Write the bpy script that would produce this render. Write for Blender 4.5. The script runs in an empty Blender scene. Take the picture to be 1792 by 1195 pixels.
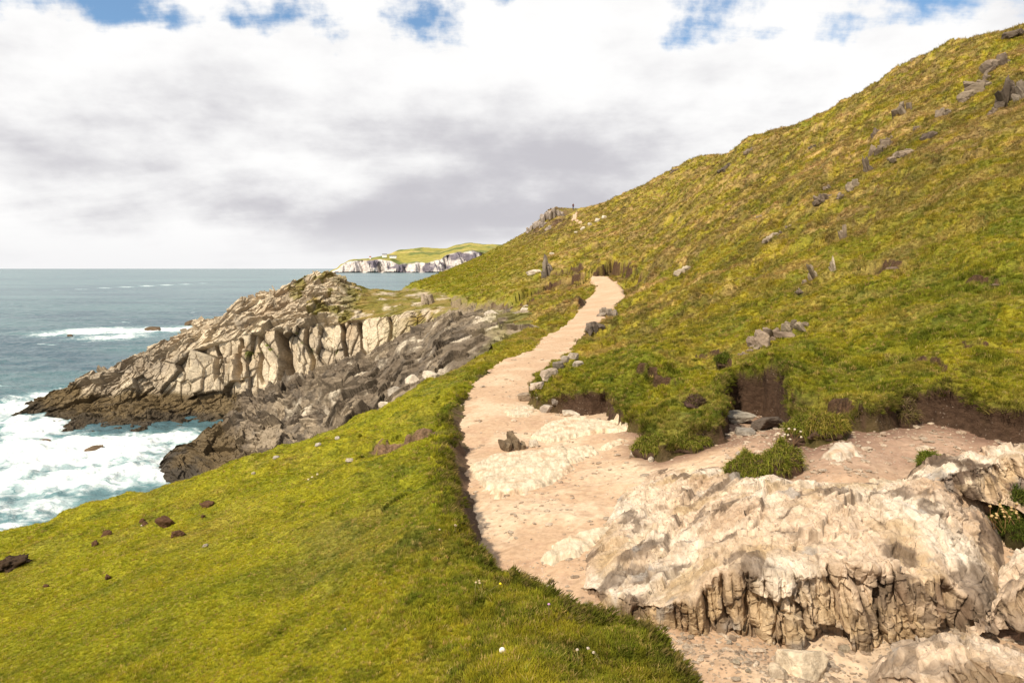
import bpy, math, random
import numpy as np
from mathutils import Vector

SC = bpy.context.scene
COL = SC.collection
rng = np.random.default_rng(7)
random.seed(7)

# ------------------------------------------------------------------ camera
F = 1195.0                       # focal length in photo pixels (1792 wide)
PITCH = math.atan((597.5 - 470.0) / F)
cam_d = bpy.data.cameras.new('camera')
cam_d.sensor_width = 36.0
cam_d.lens = 36.0 * F / 1792.0
cam_d.clip_start = 0.05
cam_d.clip_end = 90000.0
cam = bpy.data.objects.new('camera', cam_d)
COL.objects.link(cam)
cam.location = (0, 0, 0)
cam.rotation_euler = (math.pi / 2 - PITCH, 0, 0)
SC.camera = cam
SEA = -18.0

# ------------------------------------------------------------------ sun, exposure
SUN_EL = math.radians(47)
SUN_AZ = math.radians(222)       # clockwise from +Y: from the left, behind the viewer
sun_dir = Vector((math.sin(SUN_AZ) * math.cos(SUN_EL), math.cos(SUN_AZ) * math.cos(SUN_EL), math.sin(SUN_EL)))
sl = bpy.data.lights.new('sun', 'SUN')
sl.energy = 4.6
sl.angle = math.radians(0.5)
sl.color = (1.0, 0.90, 0.74)
so = bpy.data.objects.new('sun', sl)
COL.objects.link(so)
so.rotation_euler = (-sun_dir).to_track_quat('-Z', 'Y').to_euler()
SC.view_settings.view_transform = 'Standard'
SC.view_settings.look = 'None'
SC.view_settings.exposure = 0.35
SC.view_settings.gamma = 1.0


# ------------------------------------------------------------------ node helper
class N:
    def __init__(self, tree):
        self.t = tree
        self.n = tree.nodes
        self.l = tree.links

    def new(self, kind, **kw):
        nd = self.n.new(kind)
        for k, v in kw.items():
            setattr(nd, k, v)
        return nd

    def put(self, sock, v):
        if isinstance(v, bpy.types.NodeSocket):
            self.l.new(v, sock)
        elif v is not None:
            if hasattr(sock, 'default_value'):
                dv = sock.default_value
                if hasattr(dv, '__len__') and not hasattr(v, '__len__'):
                    v = [v] * len(dv)
                elif hasattr(dv, '__len__') and len(dv) == 4 and len(v) == 3:
                    v = (*v, 1)
                sock.default_value = v

    def math(self, op, a, b=None, c=None, clamp=False):
        nd = self.new('ShaderNodeMath', operation=op, use_clamp=clamp)
        for i, v in enumerate((a, b, c)):
            if v is not None:
                self.put(nd.inputs[i], v)
        return nd.outputs[0]

    def vmath(self, op, a, b=None, s=None):
        nd = self.new('ShaderNodeVectorMath', operation=op)
        self.put(nd.inputs[0], a)
        if b is not None:
            self.put(nd.inputs[1], b)
        if s is not None:
            self.put(nd.inputs['Scale'], s)
        return nd.outputs[0]

    def mix(self, f, a, b, blend='MIX'):
        nd = self.new('ShaderNodeMix', data_type='RGBA', blend_type=blend)
        self.put(nd.inputs[0], f)
        self.put(nd.inputs[6], a)
        self.put(nd.inputs[7], b)
        return nd.outputs[2]

    def noise(self, vec, scale, detail=4, rough=0.5, dist=0.0, out=0, lac=2.0):
        nd = self.new('ShaderNodeTexNoise')
        if vec is not None:
            self.l.new(vec, nd.inputs['Vector'])
        nd.inputs['Scale'].default_value = scale
        nd.inputs['Detail'].default_value = detail
        nd.inputs['Roughness'].default_value = rough
        nd.inputs['Lacunarity'].default_value = lac
        nd.inputs['Distortion'].default_value = dist
        return nd.outputs[out]

    def voro(self, vec, scale, feature='F1', out=0, rand=1.0):
        nd = self.new('ShaderNodeTexVoronoi', feature=feature)
        if vec is not None:
            self.l.new(vec, nd.inputs['Vector'])
        nd.inputs['Scale'].default_value = scale
        nd.inputs['Randomness'].default_value = rand
        return nd.outputs[out]

    def ramp(self, v, lo, hi, a=0.0, b=1.0, smooth=True):
        nd = self.new('ShaderNodeMapRange', interpolation_type='SMOOTHSTEP' if smooth else 'LINEAR')
        self.put(nd.inputs[0], v)
        for i, x in enumerate((lo, hi, a, b)):
            self.put(nd.inputs[i + 1], x)
        return nd.outputs[0]

    def attr(self, name, out='Color', kind='GEOMETRY'):
        nd = self.new('ShaderNodeAttribute', attribute_type=kind, attribute_name=name)
        return nd.outputs[out]

    def bump(self, h, strength, dist, normal=None):
        nd = self.new('ShaderNodeBump')
        nd.inputs['Strength'].default_value = strength
        nd.inputs['Distance'].default_value = dist
        self.put(nd.inputs['Height'], h)
        if normal is not None:
            self.put(nd.inputs['Normal'], normal)
        return nd.outputs[0]


def material(name):
    m = bpy.data.materials.new(name)
    m.use_nodes = True
    m.node_tree.nodes.clear()
    k = N(m.node_tree)
    out = k.new('ShaderNodeOutputMaterial')
    return m, k, out


def principled(k, out, color, rough=0.9, normal=None, spec=0.3):
    p = k.new('ShaderNodeBsdfPrincipled')
    k.put(p.inputs['Base Color'], color)
    k.put(p.inputs['Roughness'], rough)
    k.put(p.inputs['Specular IOR Level'], spec)
    if normal is not None:
        k.put(p.inputs['Normal'], normal)
    k.l.new(p.outputs[0], out.inputs[0])
    return p


# ------------------------------------------------------------------ sky
def px_dir(px, py):
    a = (px - 896.0) / F
    b = (597.5 - py) / F
    c, s = math.cos(PITCH), math.sin(PITCH)
    return np.array([a, c + b * s, b * c - s])


W = bpy.data.worlds.new('World')
SC.world = W
W.use_nodes = True
W.node_tree.nodes.clear()
k = N(W.node_tree)
wo = k.new('ShaderNodeOutputWorld')
bg = k.new('ShaderNodeBackground')
SKY_S = 0.1
bg.inputs['Strength'].default_value = SKY_S
sky = k.new('ShaderNodeTexSky', sky_type='NISHITA')
sky.sun_disc = False
sky.sun_elevation = SUN_EL
sky.sun_rotation = SUN_AZ
sky.air_density = 1.0
sky.dust_density = 0.4
sky.ozone_density = 2.0
tc = k.new('ShaderNodeTexCoord')
d = k.vmath('NORMALIZE', tc.outputs['Generated'])
sep = k.new('ShaderNodeSeparateXYZ')
k.l.new(d, sep.inputs[0])
dz = sep.outputs[2]
den = k.math('ADD', k.math('MAXIMUM', dz, 0.0), 0.20)
cmb = k.new('ShaderNodeCombineXYZ')
k.l.new(k.math('DIVIDE', sep.outputs[0], den), cmb.inputs[0])
k.l.new(k.math('DIVIDE', sep.outputs[1], den), cmb.inputs[1])
P2 = cmb.outputs[0]                         # the cloud layer seen in perspective
map_ = k.new('ShaderNodeMapping')
k.l.new(P2, map_.inputs[0])
map_.inputs['Rotation'].default_value = (0, 0, math.radians(-14))
map_.inputs['Scale'].default_value = (0.95, 1.9, 1.0)
P2 = map_.outputs[0]
def pnoise(scale, detail, rough, dist, loc=(0, 0, 0), src=None):
    m = k.new('ShaderNodeMapping')
    k.l.new(src if src is not None else P2, m.inputs[0])
    m.inputs['Location'].default_value = loc
    return k.noise(m.outputs[0], scale, detail, rough, dist)


n_cov = pnoise(1.15, 9, 0.60, 0.35, (3.1, 1.7, 0))
n_cov2 = k.noise(d, 9.0, 8, 0.57, 0.0)
n_tone = pnoise(0.85, 7, 0.55, 0.4, (7.7, 2.2, 4.0))
n_tone2 = k.noise(k.vmath('MULTIPLY', d, (1.0, 1.0, 2.1)), 8.5, 8, 0.55, 0.0)


def blob(px, py, rad, stretch=1.0):
    v = px_dir(px, py)
    v = v / np.linalg.norm(v)
    df = k.vmath('SUBTRACT', d, tuple(v))
    df = k.vmath('MULTIPLY', df, (1.0, 1.0, stretch))
    ln = k.new('ShaderNodeVectorMath', operation='LENGTH')
    k.l.new(df, ln.inputs[0])
    return k.ramp(ln.outputs['Value'], rad, 0.0)


# cloud cover: closed low down, torn open near the top of the view and overhead
gaps = None
for (px, py, r, st, w) in [(0, 60, .20, 1.6, .95), (170, -15, .20, 2.4, .85), (470, 0, .17, 2.2, .75), (570, 45, .12, 1.8, .62),
                           (735, -18, .18, 1.9, .90), (880, -20, .08, 1.6, .7), (1220, 20, .22, 1.9, .9), (1310, 60, .16, 1.8, .66),
                           (1430, 75, .14, 2.4, .60), (1545, 45, .16, 1.5, .85), (1660, 10, .26, 1.6, 1.0), (1830, -40, .3, 1.6, 1.0), (110, 195, .10, 2.5, .62)]:
    b = k.math('MULTIPLY', blob(px, py, r, st), w)
    gaps = b if gaps is None else k.math('MAXIMUM', gaps, b)
upper = k.ramp(dz, 0.42, 0.8)
hole = k.math('MAXIMUM', gaps, k.math('MULTIPLY', upper, 0.55))
cov = k.math('ADD', k.math('MULTIPLY', k.math('SUBTRACT', n_cov, .5), 1.5), k.math('MULTIPLY', k.math('SUBTRACT', n_cov2, .5), 1.9))
cov = k.math('SUBTRACT', k.math('ADD', cov, 0.62), k.math('MULTIPLY', hole, 0.72))
cov = k.math('ADD', cov, k.ramp(dz, .30, .20, 0.0, .5))
cover = k.ramp(cov, -0.08, 0.26)
# light and grey parts of the layer
dark = None
for (px, py, r, st, w) in [(700, 400, .30, 3.0, 1.0), (880, 320, .34, 2.0, .95), (1080, 300, .30, 1.8, .52), (250, 260, .34, 3.2, .40),
                           (420, 350, .30, 3.4, .50), (60, 200, .22, 3.0, .40), (500, 150, .2, 2.6, .28), (1060, 180, .18, 2.4, .30), (300, 330, .2, 4.0, .4), (620, 250, .22, 3., .45)]:
    b = k.math('MULTIPLY', blob(px, py, r, st), w)
    dark = b if dark is None else k.math('MAXIMUM', dark, b)
tone = k.math('ADD', k.math('MULTIPLY', k.math('SUBTRACT', n_tone, .5), 1.7), k.math('MULTIPLY', k.math('SUBTRACT', n_tone2, .5), 2.3))
tone = k.math('ADD', tone, k.math('MULTIPLY', k.math('SUBTRACT', n_cov2, .5), .5))
g = k.math('ADD', k.math('MULTIPLY', dark, 1.0), k.math('MULTIPLY', tone, .72))
g = k.ramp(g, -.15, .95)
g = k.math('MULTIPLY', g, k.ramp(dz, .32, .18, .55, 1.0))
cl = k.mix(g, (7.95, 7.9, 7.85), (4.7, 4.6, 4.9))
low = k.ramp(dz, 0.075, 0.0)
cl = k.mix(k.math('MULTIPLY', low, 0.8), cl, (7.2, 7.15, 7.2))
cl = k.mix(k.ramp(dz, 0.55, 0.95), cl, (6.2, 6.3, 6.6))
skyc = k.mix(1.0, sky.outputs[0], (0.66, 1.0, 1.16), 'MULTIPLY')
skyc = k.mix(.12, skyc, (6, 6.3, 6.6))
fin = k.mix(cover, skyc, cl)
k.l.new(fin, bg.inputs['Color'])
k.l.new(bg.outputs[0], wo.inputs[0])


# ------------------------------------------------------------------ numpy noise
_pt = np.random.default_rng(11)
PERM = _pt.permutation(256).astype(np.int32)
PERM = np.concatenate([PERM, PERM, PERM])
ANG = _pt.random(256) * 2 * np.pi
GX, GY = np.cos(ANG).astype(np.float32), np.sin(ANG).astype(np.float32)
G3 = _pt.normal(size=(256, 3))
G3 = (G3 / np.linalg.norm(G3, axis=1)[:, None]).astype(np.float32)
J3 = _pt.random((256, 3)).astype(np.float32)
R3 = _pt.random((256, 4)).astype(np.float32)


def perlin2(x, y, seed=0):
    x = np.asarray(x, np.float32) + seed * 17.31
    y = np.asarray(y, np.float32) + seed * 9.77
    xi = np.floor(x).astype(np.int32)
    yi = np.floor(y).astype(np.int32)
    fx = x - xi
    fy = y - yi
    u = fx * fx * fx * (fx * (fx * 6 - 15) + 10)
    v = fy * fy * fy * (fy * (fy * 6 - 15) + 10)

    def g(ix, iy, dx, dy):
        h = PERM[PERM[ix & 255] + (iy & 255)]
        return GX[h] * dx + GY[h] * dy
    a = g(xi, yi, fx, fy)
    b = g(xi + 1, yi, fx - 1, fy)
    c = g(xi, yi + 1, fx, fy - 1)
    dd = g(xi + 1, yi + 1, fx - 1, fy - 1)
    return 1.5 * ((a + u * (b - a)) + v * ((c + u * (dd - c)) - (a + u * (b - a))))


def fbm2(x, y, octv=4, seed=0, gain=0.5):
    s = 0
    a = 1.0
    f = 1.0
    for i in range(octv):
        s = s + a * perlin2(x * f, y * f, seed + i * 3)
        a *= gain
        f *= 2.03
    return s


def perlin3(p, seed=0):
    p = np.asarray(p, np.float32) + np.float32(seed * 13.7)
    pi = np.floor(p).astype(np.int32)
    f = p - pi
    w = f * f * f * (f * (f * 6 - 15) + 10)
    res = 0
    for i in (0, 1):
        for j in (0, 1):
            for l in (0, 1):
                h = PERM[PERM[PERM[(pi[:, 0] + i) & 255] + ((pi[:, 1] + j) & 255)] + ((pi[:, 2] + l) & 255)]
                dt = G3[h, 0] * (f[:, 0] - i) + G3[h, 1] * (f[:, 1] - j) + G3[h, 2] * (f[:, 2] - l)
                res = res + dt * (w[:, 0] if i else 1 - w[:, 0]) * (w[:, 1] if j else 1 - w[:, 1]) * (w[:, 2] if l else 1 - w[:, 2])
    return res * 1.5


def fbm3(p, octv=4, seed=0, gain=0.5):
    s = 0
    a = 1.0
    f = 1.0
    for i in range(octv):
        s = s + a * perlin3(p * f, seed + i * 3)
        a *= gain
        f *= 2.03
    return s


def worley2(x, y, seed=0):
    x = np.asarray(x, np.float32) + seed * 7.3
    y = np.asarray(y, np.float32) + seed * 3.1
    xi = np.floor(x).astype(np.int32)
    yi = np.floor(y).astype(np.int32)
    f1 = np.full(x.shape, 9.0, np.float32)
    idr = np.zeros(x.shape, np.float32)
    for i in (-1, 0, 1):
        for j in (-1, 0, 1):
            h = PERM[PERM[(xi + i) & 255] + ((yi + j) & 255)]
            dx = xi + i + J3[h, 0] - x
            dy = yi + j + J3[h, 1] - y
            dd = dx * dx + dy * dy
            m = dd < f1
            f1 = np.where(m, dd, f1)
            idr = np.where(m, R3[h, 0], idr)
    return np.sqrt(f1), idr


def voro3(p, seed=0):
    """nearest cell of a jittered 3D grid: F1, F2, four random numbers of the cell, offset from its centre"""
    p = np.asarray(p, np.float32) + np.float32(seed * 5.37)
    pi = np.floor(p).astype(np.int32)
    n = len(p)
    f1 = np.full(n, 9.0, np.float32)
    f2 = np.full(n, 9.0, np.float32)
    hid = np.zeros(n, np.int32)
    off = np.zeros((n, 3), np.float32)
    for i in (-1, 0, 1):
        for j in (-1, 0, 1):
            for l in (-1, 0, 1):
                h = PERM[PERM[PERM[(pi[:, 0] + i) & 255] + ((pi[:, 1] + j) & 255)] + ((pi[:, 2] + l) & 255)]
                o = p - (pi + np.array([i, j, l], np.int32)) - J3[h]
                dd = (o * o).sum(1)
                m = dd < f1
                f2 = np.where(m, f1, np.minimum(f2, dd))
                f1 = np.where(m, dd, f1)
                hid = np.where(m, h, hid)
                off = np.where(m[:, None], o, off)
    return np.sqrt(f1), np.sqrt(f2), R3[hid], off


def sstep(x, lo, hi):
    t = np.clip((x - lo) / (hi - lo), 0, 1)
    return t * t * (3 - 2 * t)


# ------------------------------------------------------------------ mesh helper
def mesh_obj(name, verts, faces, mat, parent=None, smooth=True, attrs=None, link=True):
    verts = np.ascontiguousarray(verts, np.float32)
    me = bpy.data.meshes.new(name)
    if isinstance(faces, np.ndarray):
        n, kk = faces.shape
        me.vertices.add(len(verts))
        me.vertices.foreach_set('co', verts.ravel())
        me.loops.add(n * kk)
        me.loops.foreach_set('vertex_index', np.ascontiguousarray(faces, np.int32).ravel())
        me.polygons.add(n)
        me.polygons.foreach_set('loop_start', np.arange(0, n * kk, kk, dtype=np.int32))
        me.polygons.foreach_set('loop_total', np.full(n, kk, np.int32))
        me.update(calc_edges=True)
    else:
        me.from_pydata([tuple(v) for v in verts], [], faces)
        me.update()
    me.polygons.foreach_set('use_smooth', np.full(len(me.polygons), smooth, bool))
    for nm, (kind, data) in (attrs or {}).items():
        at = me.attributes.new(nm, kind, 'POINT')
        key = {'FLOAT': 'value', 'FLOAT_COLOR': 'color', 'FLOAT_VECTOR': 'vector', 'INT': 'value'}[kind]
        at.data.foreach_set(key, np.ascontiguousarray(data, np.int32 if kind == 'INT' else np.float32).ravel())
    if mat is not None:
        me.materials.append(mat)
    o = bpy.data.objects.new(name, me)
    if link:
        COL.objects.link(o)
    if parent is not None:
        o.parent = parent
    return o


def tag(o, label=None, cat=None, group=None, kind=None):
    if label:
        o['label'] = label
    if cat:
        o['category'] = cat
    if group:
        o['group'] = group
    if kind:
        o['kind'] = kind
    return o


def grid_faces(nr, nc):
    i = np.arange(nr - 1)[:, None] * nc + np.arange(nc - 1)[None, :]
    return np.stack([i, i + 1, i + nc + 1, i + nc], -1).reshape(-1, 4)


def rgba(c):
    return np.concatenate([c, np.ones((len(c), 1), np.float32)], 1)


# ------------------------------------------------------------------ pixels to points
def pix_at(px, py):
    """tangents (a = x/y, t = -z/y) of a photo pixel; arrays allowed"""
    px = np.asarray(px, float)
    py = np.asarray(py, float)
    a = (px - 896.0) / F
    b = (597.5 - py) / F
    c, s = math.cos(PITCH), math.sin(PITCH)
    dy = c + b * s
    return a / dy, -(b * c - s) / dy


def pt(px, py, Y):
    a, t = pix_at(px, py)
    return np.array([a * Y, Y, -t * Y])


class RBF:
    def __init__(self, pts, smooth=1e-4):
        p = np.array(pts, float)
        self.c = np.stack([p[:, 0] * 3.0, np.log(p[:, 1])], 1)
        n = len(p)
        K = self.kern(np.linalg.norm(self.c[:, None] - self.c[None], axis=2)) + np.eye(n) * smooth
        Q = np.concatenate([np.ones((n, 1)), self.c], 1)
        A = np.block([[K, Q], [Q.T, np.zeros((3, 3))]])
        sol = np.linalg.solve(A, np.concatenate([p[:, 2], np.zeros(3)]))
        self.w, self.q = sol[:n], sol[n:]

    @staticmethod
    def kern(r):
        r = np.maximum(r, 1e-9)
        return r * r * np.log(r)

    def __call__(self, a, Y):
        sh = np.shape(a)
        a = np.ravel(a).astype(np.float32) * 3.0
        v = np.log(np.ravel(Y).astype(np.float32))
        out = np.empty(len(a), np.float32)
        c = self.c.astype(np.float32)
        w = self.w.astype(np.float32)
        for s in range(0, len(a), 60000):
            e = slice(s, s + 60000)
            r2 = (a[e, None] - c[None, :, 0]) ** 2 + (v[e, None] - c[None, :, 1]) ** 2
            kk = 0.5 * r2 * np.log(np.maximum(r2, 1e-12))
            out[e] = kk @ w + self.q[0] + self.q[1] * a[e] + self.q[2] * v[e]
        return out.reshape(sh)


def ctl(lst):
    res = []
    for px, py, Y in lst:
        a, t = pix_at(px, py)
        res.append((float(a), Y, float(t)))
    return res


def plane_ctl(lst):                       # the smooth turf slope on the left
    res = []
    for px, py in lst:
        a, t = pix_at(px, py)
        res.append((float(a), 1.6 / (t + 0.28 * a - 0.05), float(t)))
    return res


# upper surface: turf and hillside
UP = plane_ctl([(0, 1190), (0, 1060), (0, 950), (150, 905), (300, 862), (450, 815), (220, 1190), (450, 1190), (300, 1010),
                (560, 1000), (560, 880), (640, 755), (700, 1100), (720, 850), (-300, 1190), (-300, 1030), (-250, 1400), (250, 1500), (600, 1500)])
UP += ctl([(900, 1190, 2.7), (950, 1500, 1.75), (1300, 1500, 1.75), (760, 1190, 3.0), (1000, 1080, 3.5), (940, 1000, 4.25), (1050, 1050, 3.65), (1180, 1150, 3.0), (1240, 1200, 2.8),
           (870, 975, 4.8), (830, 890, 5.55), (845, 930, 5.05), (815, 760, 9.3), (800, 735, 10.6), (740, 690, 15.5), (800, 700, 12.7), (830, 660, 16.5), (790, 662, 18.5), (870, 622, 22.5), (905, 603, 26),
           (940, 590, 28.5), (960, 560, 38), (985, 565, 33), (1010, 535, 40.5), (1030, 505, 50), (1000, 500, 58),
           (925, 690, 13.3), (960, 684, 12.9), (1000, 677, 12.4), (1085, 688, 11.2), (1130, 645, 11.9), (1170, 655, 11.3), (1130, 705, 10.4), (1240, 668, 10.1),
           (1310, 670, 9.3), (1395, 688, 8.3), (1400, 722, 7.9), (1480, 708, 7.5), (1600, 692, 7.25), (1700, 686, 7.05), (1792, 698, 6.75), (2000, 736, 6.0), (2400, 800, 5.2), (2500, 1100, 3.0), (2400, 1400, 2.0),
           (960, 635, 18.5), (1000, 600, 25), (1035, 560, 33), (1090, 535, 40), (1090, 500, 48), (1030, 640, 16.5), (1070, 590, 24), (1130, 560, 27),
           (1200, 650, 12.3), (1200, 560, 21), (1200, 480, 36), (1200, 400, 58), (1200, 322, 92),
           (1350, 600, 13.5), (1350, 500, 21), (1350, 400, 34), (1350, 300, 60), (1370, 232, 92),
           (1500, 680, 8.7), (1500, 600, 11), (1500, 500, 16), (1500, 400, 24), (1500, 300, 38), (1500, 172, 84),
           (1650, 600, 9.5), (1650, 450, 15), (1650, 300, 26), (1650, 170, 46), (1650, 92, 80),
           (1792, 600, 8.7), (1792, 450, 12.4), (1792, 300, 19.5), (1792, 150, 37), (1792, 50, 72),
           (2100, 600, 7.5), (2100, 300, 15), (2100, 100, 30), (2100, -80, 66), (2600, 400, 8.5), (2600, 0, 22), (2600, -250, 60),
           (1110, 467, 54), (1040, 480, 56), (1050, 440, 80), (1050, 400, 120), (1040, 363, 185), (1000, 385, 178), (1000, 374, 192), (960, 385, 196), (960, 372, 202),
           (1150, 470, 46), (1150, 420, 66), (1150, 372, 92),
           (1100, 339, 170), (1150, 316, 160), (1180, 300, 155), (1215, 285, 150), (1250, 277, 150), (1285, 276, 150), (1240, 318, 100), (1240, 334, 125), (1290, 264, 98), (1270, 290, 100), (1272, 306, 126), (1205, 334, 104), (1205, 346, 128), (1170, 350, 108), (1170, 352, 130), (1225, 279, 152), (1265, 273, 152),
           (900, 520, 62), (900, 490, 82), (900, 460, 115), (930, 404, 205), (900, 419, 215), (880, 430, 220), (850, 450, 180), (830, 452, 195), (800, 464, 170), (760, 482, 140), (740, 495, 115),
           (850, 520, 76), (800, 520, 85), (800, 500, 104), (850, 490, 100), (960, 500, 65), (960, 460, 85), (960, 420, 130)])
# behind the skylines the land falls away
for px, py, Y in [(2100, -80, 66), (1792, 50, 72), (1650, 92, 80), (1500, 172, 84), (1370, 232, 92), (1250, 277, 150), (1180, 300, 155), (1100, 339, 170),
                  (1040, 363, 185), (1000, 374, 192), (960, 372, 202), (930, 404, 205), (900, 419, 215)]:
    a, t = pix_at(px, py)
    UP.append((float(a), Y * 1.28, float(t) + 0.028))
    UP.append((float(a), Y * 1.75, float(t) + 0.09))
# lower surface: path, gravel and the worn hollow
LO = ctl([(1400, 1180, 3.27), (1300, 1130, 3.53), (1100, 1070, 4.02), (1000, 980, 4.92), (900, 900, 6.1), (900, 800, 8.45), (1000, 840, 7.25), (870, 700, 12.5), (830, 740, 10.6),
          (930, 640, 17), (970, 610, 21.5), (1000, 590, 25), (1030, 550, 34), (1065, 515, 43), (1052, 488, 52), (1650, 765, 6.6), (1500, 785, 6.25), (1450, 815, 5.75), (1730, 850, 5.3), (1790, 778, 6.35), (1594, 738, 7.25), (1700, 760, 6.75),
          (1760, 1000, 4.25), (1650, 1150, 3.37), (1780, 1120, 3.5), (1200, 795, 7.6), (1300, 795, 6.95), (1100, 765, 9.0), (1000, 742, 10.3), (1330, 738, 9.25), (1290, 728, 9.5), (960, 705, 12.3),
          (1400, 1000, 4.55), (1550, 1000, 4.45), (1300, 900, 5.4), (1200, 950, 5.0), (1500, 890, 4.9), (1400, 1500, 1.95), (1900, 1500, 1.9), (2300, 1000, 4.0), (1200, 1500, 2.0), (1000, 1300, 2.8), (2200, 800, 6.0)])
gU, gL = RBF(UP), RBF(LO)


def march(f, px, py, y0=1.5, y1=300):
    a, t = pix_at(px, py)
    Y = np.exp(np.linspace(math.log(y0), math.log(y1), 3000))
    s = f(np.full(Y.shape, float(a)), Y)
    w = np.nonzero(s <= t)[0]
    y = Y[w[0]] if len(w) else Y[-1]
    return float(a) * y, float(y)


VERGE = [(1330, 1330), (1230, 1195), (1180, 1150), (1100, 1085), (1000, 1030), (940, 1000), (922, 984), (868, 970), (858, 925), (838, 895), (835, 860), (822, 820),
         (815, 770), (808, 742), (812, 705), (842, 668), (886, 641), (936, 621), (957, 600), (992, 578), (1011, 556), (1028, 532), (1048, 514), (1042, 500), (1036, 488)]
RIGHT = [(1062, 484), (1086, 503), (1090, 520), (1072, 536), (1045, 566), (1030, 588), (992, 615), (962, 638), (945, 662), (925, 690), (933, 714), (970, 722), (1007, 729), (1061, 723),
         (1068, 742), (1107, 760), (1141, 763), (1116, 780), (1130, 797), (1155, 807), (1190, 797), (1225, 787), (1278, 774), (1268, 735), (1285, 722), (1330, 730), (1364, 740), (1384, 752),
         (1392, 775), (1420, 790), (1478, 772), (1487, 756), (1540, 760), (1594, 738), (1661, 745), (1728, 768), (1792, 776), (1950, 800)]
poly = [march(gU, *p) for p in VERGE] + [march(gL, *p) for p in RIGHT] + [(9.0, 6.0), (9.0, 1.0), (1.2, 0.8)]
POLY = np.array(poly)


def sdpoly(x, y, P):
    """signed distance (positive outside) and vector from the nearest outline point"""
    sh = x.shape
    x = x.ravel().astype(np.float32)
    y = y.ravel().astype(np.float32)
    best = np.full(len(x), 1e9, np.float32)
    nx = np.zeros(len(x), np.float32)
    ny = np.zeros(len(x), np.float32)
    ins = np.zeros(len(x), bool)
    n = len(P)
    for i in range(n):
        ax, ay = P[i]
        bx, by = P[(i + 1) % n]
        ex, ey = bx - ax, by - ay
        tt = np.clip(((x - ax) * ex + (y - ay) * ey) / (ex * ex + ey * ey + 1e-12), 0, 1)
        dx = x - (ax + tt * ex)
        dy = y - (ay + tt * ey)
        dd = dx * dx + dy * dy
        m = dd < best
        best = np.where(m, dd, best)
        nx = np.where(m, dx, nx)
        ny = np.where(m, dy, ny)
        c = ((ay > y) != (by > y)) & (x < ex * (y - ay) / (ey + 1e-12) + ax)
        ins ^= c
    dist = np.sqrt(best)
    return np.where(ins, -dist, dist).reshape(sh), nx.reshape(sh), ny.reshape(sh)


def sdline(x, y, P):
    """distance to an open line and side (positive on the left of its direction)"""
    best = np.full(x.shape, 1e9, np.float32)
    side = np.zeros(x.shape, np.float32)
    for i in range(len(P) - 1):
        ax, ay = P[i]
        bx, by = P[i + 1]
        ex, ey = bx - ax, by - ay
        tt = np.clip(((x - ax) * ex + (y - ay) * ey) / (ex * ex + ey * ey + 1e-12), 0, 1)
        dx = x - (ax + tt * ex)
        dy = y - (ay + tt * ey)
        dd = dx * dx + dy * dy
        m = dd < best
        best = np.where(m, dd, best)
        side = np.where(m, ex * (y - ay) - ey * (x - ax), side)
    return np.sqrt(best), side


# rim of the turf above the sea and the cove behind it
def P2d(px, py, Y):
    a, _ = pix_at(px, py)
    return (float(a) * Y, Y)


RIM = [(-1100, 1240, 12), (-300, 1020, 12.3), (0, 941, 11.8), (150, 898, 12), (300, 853, 12.3), (450, 805, 13), (560, 770, 13.6), (640, 742, 14.6), (720, 700, 16.6), (800, 657, 19.5), (880, 613, 26), (930, 582, 33),
       (958, 560, 40), (968, 548, 46), (945, 536, 58), (885, 527, 73), (840, 523, 86), (800, 518, 98), (768, 511, 105), (745, 503, 111), (733, 496, 118), (790, 468, 150), (840, 452, 190), (875, 432, 224), (905, 420, 330), (905, 420, 1200)]
RIMP = np.array([P2d(*r) for r in RIM] + [(-3000, 1500), (-3000, 0)])

# ------------------------------------------------------------------ ground sheet
au = np.unique(np.concatenate([np.linspace(-1.7, -.82, 90), np.linspace(-.82, .82, 1000), np.linspace(.82, 1.9, 110)]))
yv = np.exp(np.concatenate([np.linspace(math.log(.85), math.log(6.2), 400, endpoint=False), np.linspace(math.log(6.2), math.log(13), 480, endpoint=False), np.linspace(math.log(13), math.log(330), 660)]))
NR, NC = len(yv), len(au)
A, YY = np.meshgrid(au.astype(np.float32), yv.astype(np.float32))
X = A * YY
zU = -gU(A, YY) * YY
zL = -gL(A, YY) * YY
near_m = (YY < 60) & (A > -0.6)
sd = np.full(A.shape, 50.0, np.float32)
nxx = np.zeros_like(sd)
nyy = np.zeros_like(sd)
s_, n1, n2 = sdpoly(X[near_m], YY[near_m], POLY)
jit = fbm2(X[near_m] * 1.7, YY[near_m] * 1.7, 4, 5) * np.clip(0.025 + 0.006 * YY[near_m], 0, .16)
sd[near_m] = s_ + jit
nxx[near_m] = n1
nyy[near_m] = n2
wid = np.clip(0.07 + 0.006 * YY, .09, .4)
leftv = sstep(X, .75, .25) * sstep(YY, 12.5, 10.5)
wid = wid * (1 - leftv) + leftv * (.30 + .08 * fbm2(X * 1.5, YY * 1.5, 2, 19))
mU = sstep(sd, 0.0, wid)

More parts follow.
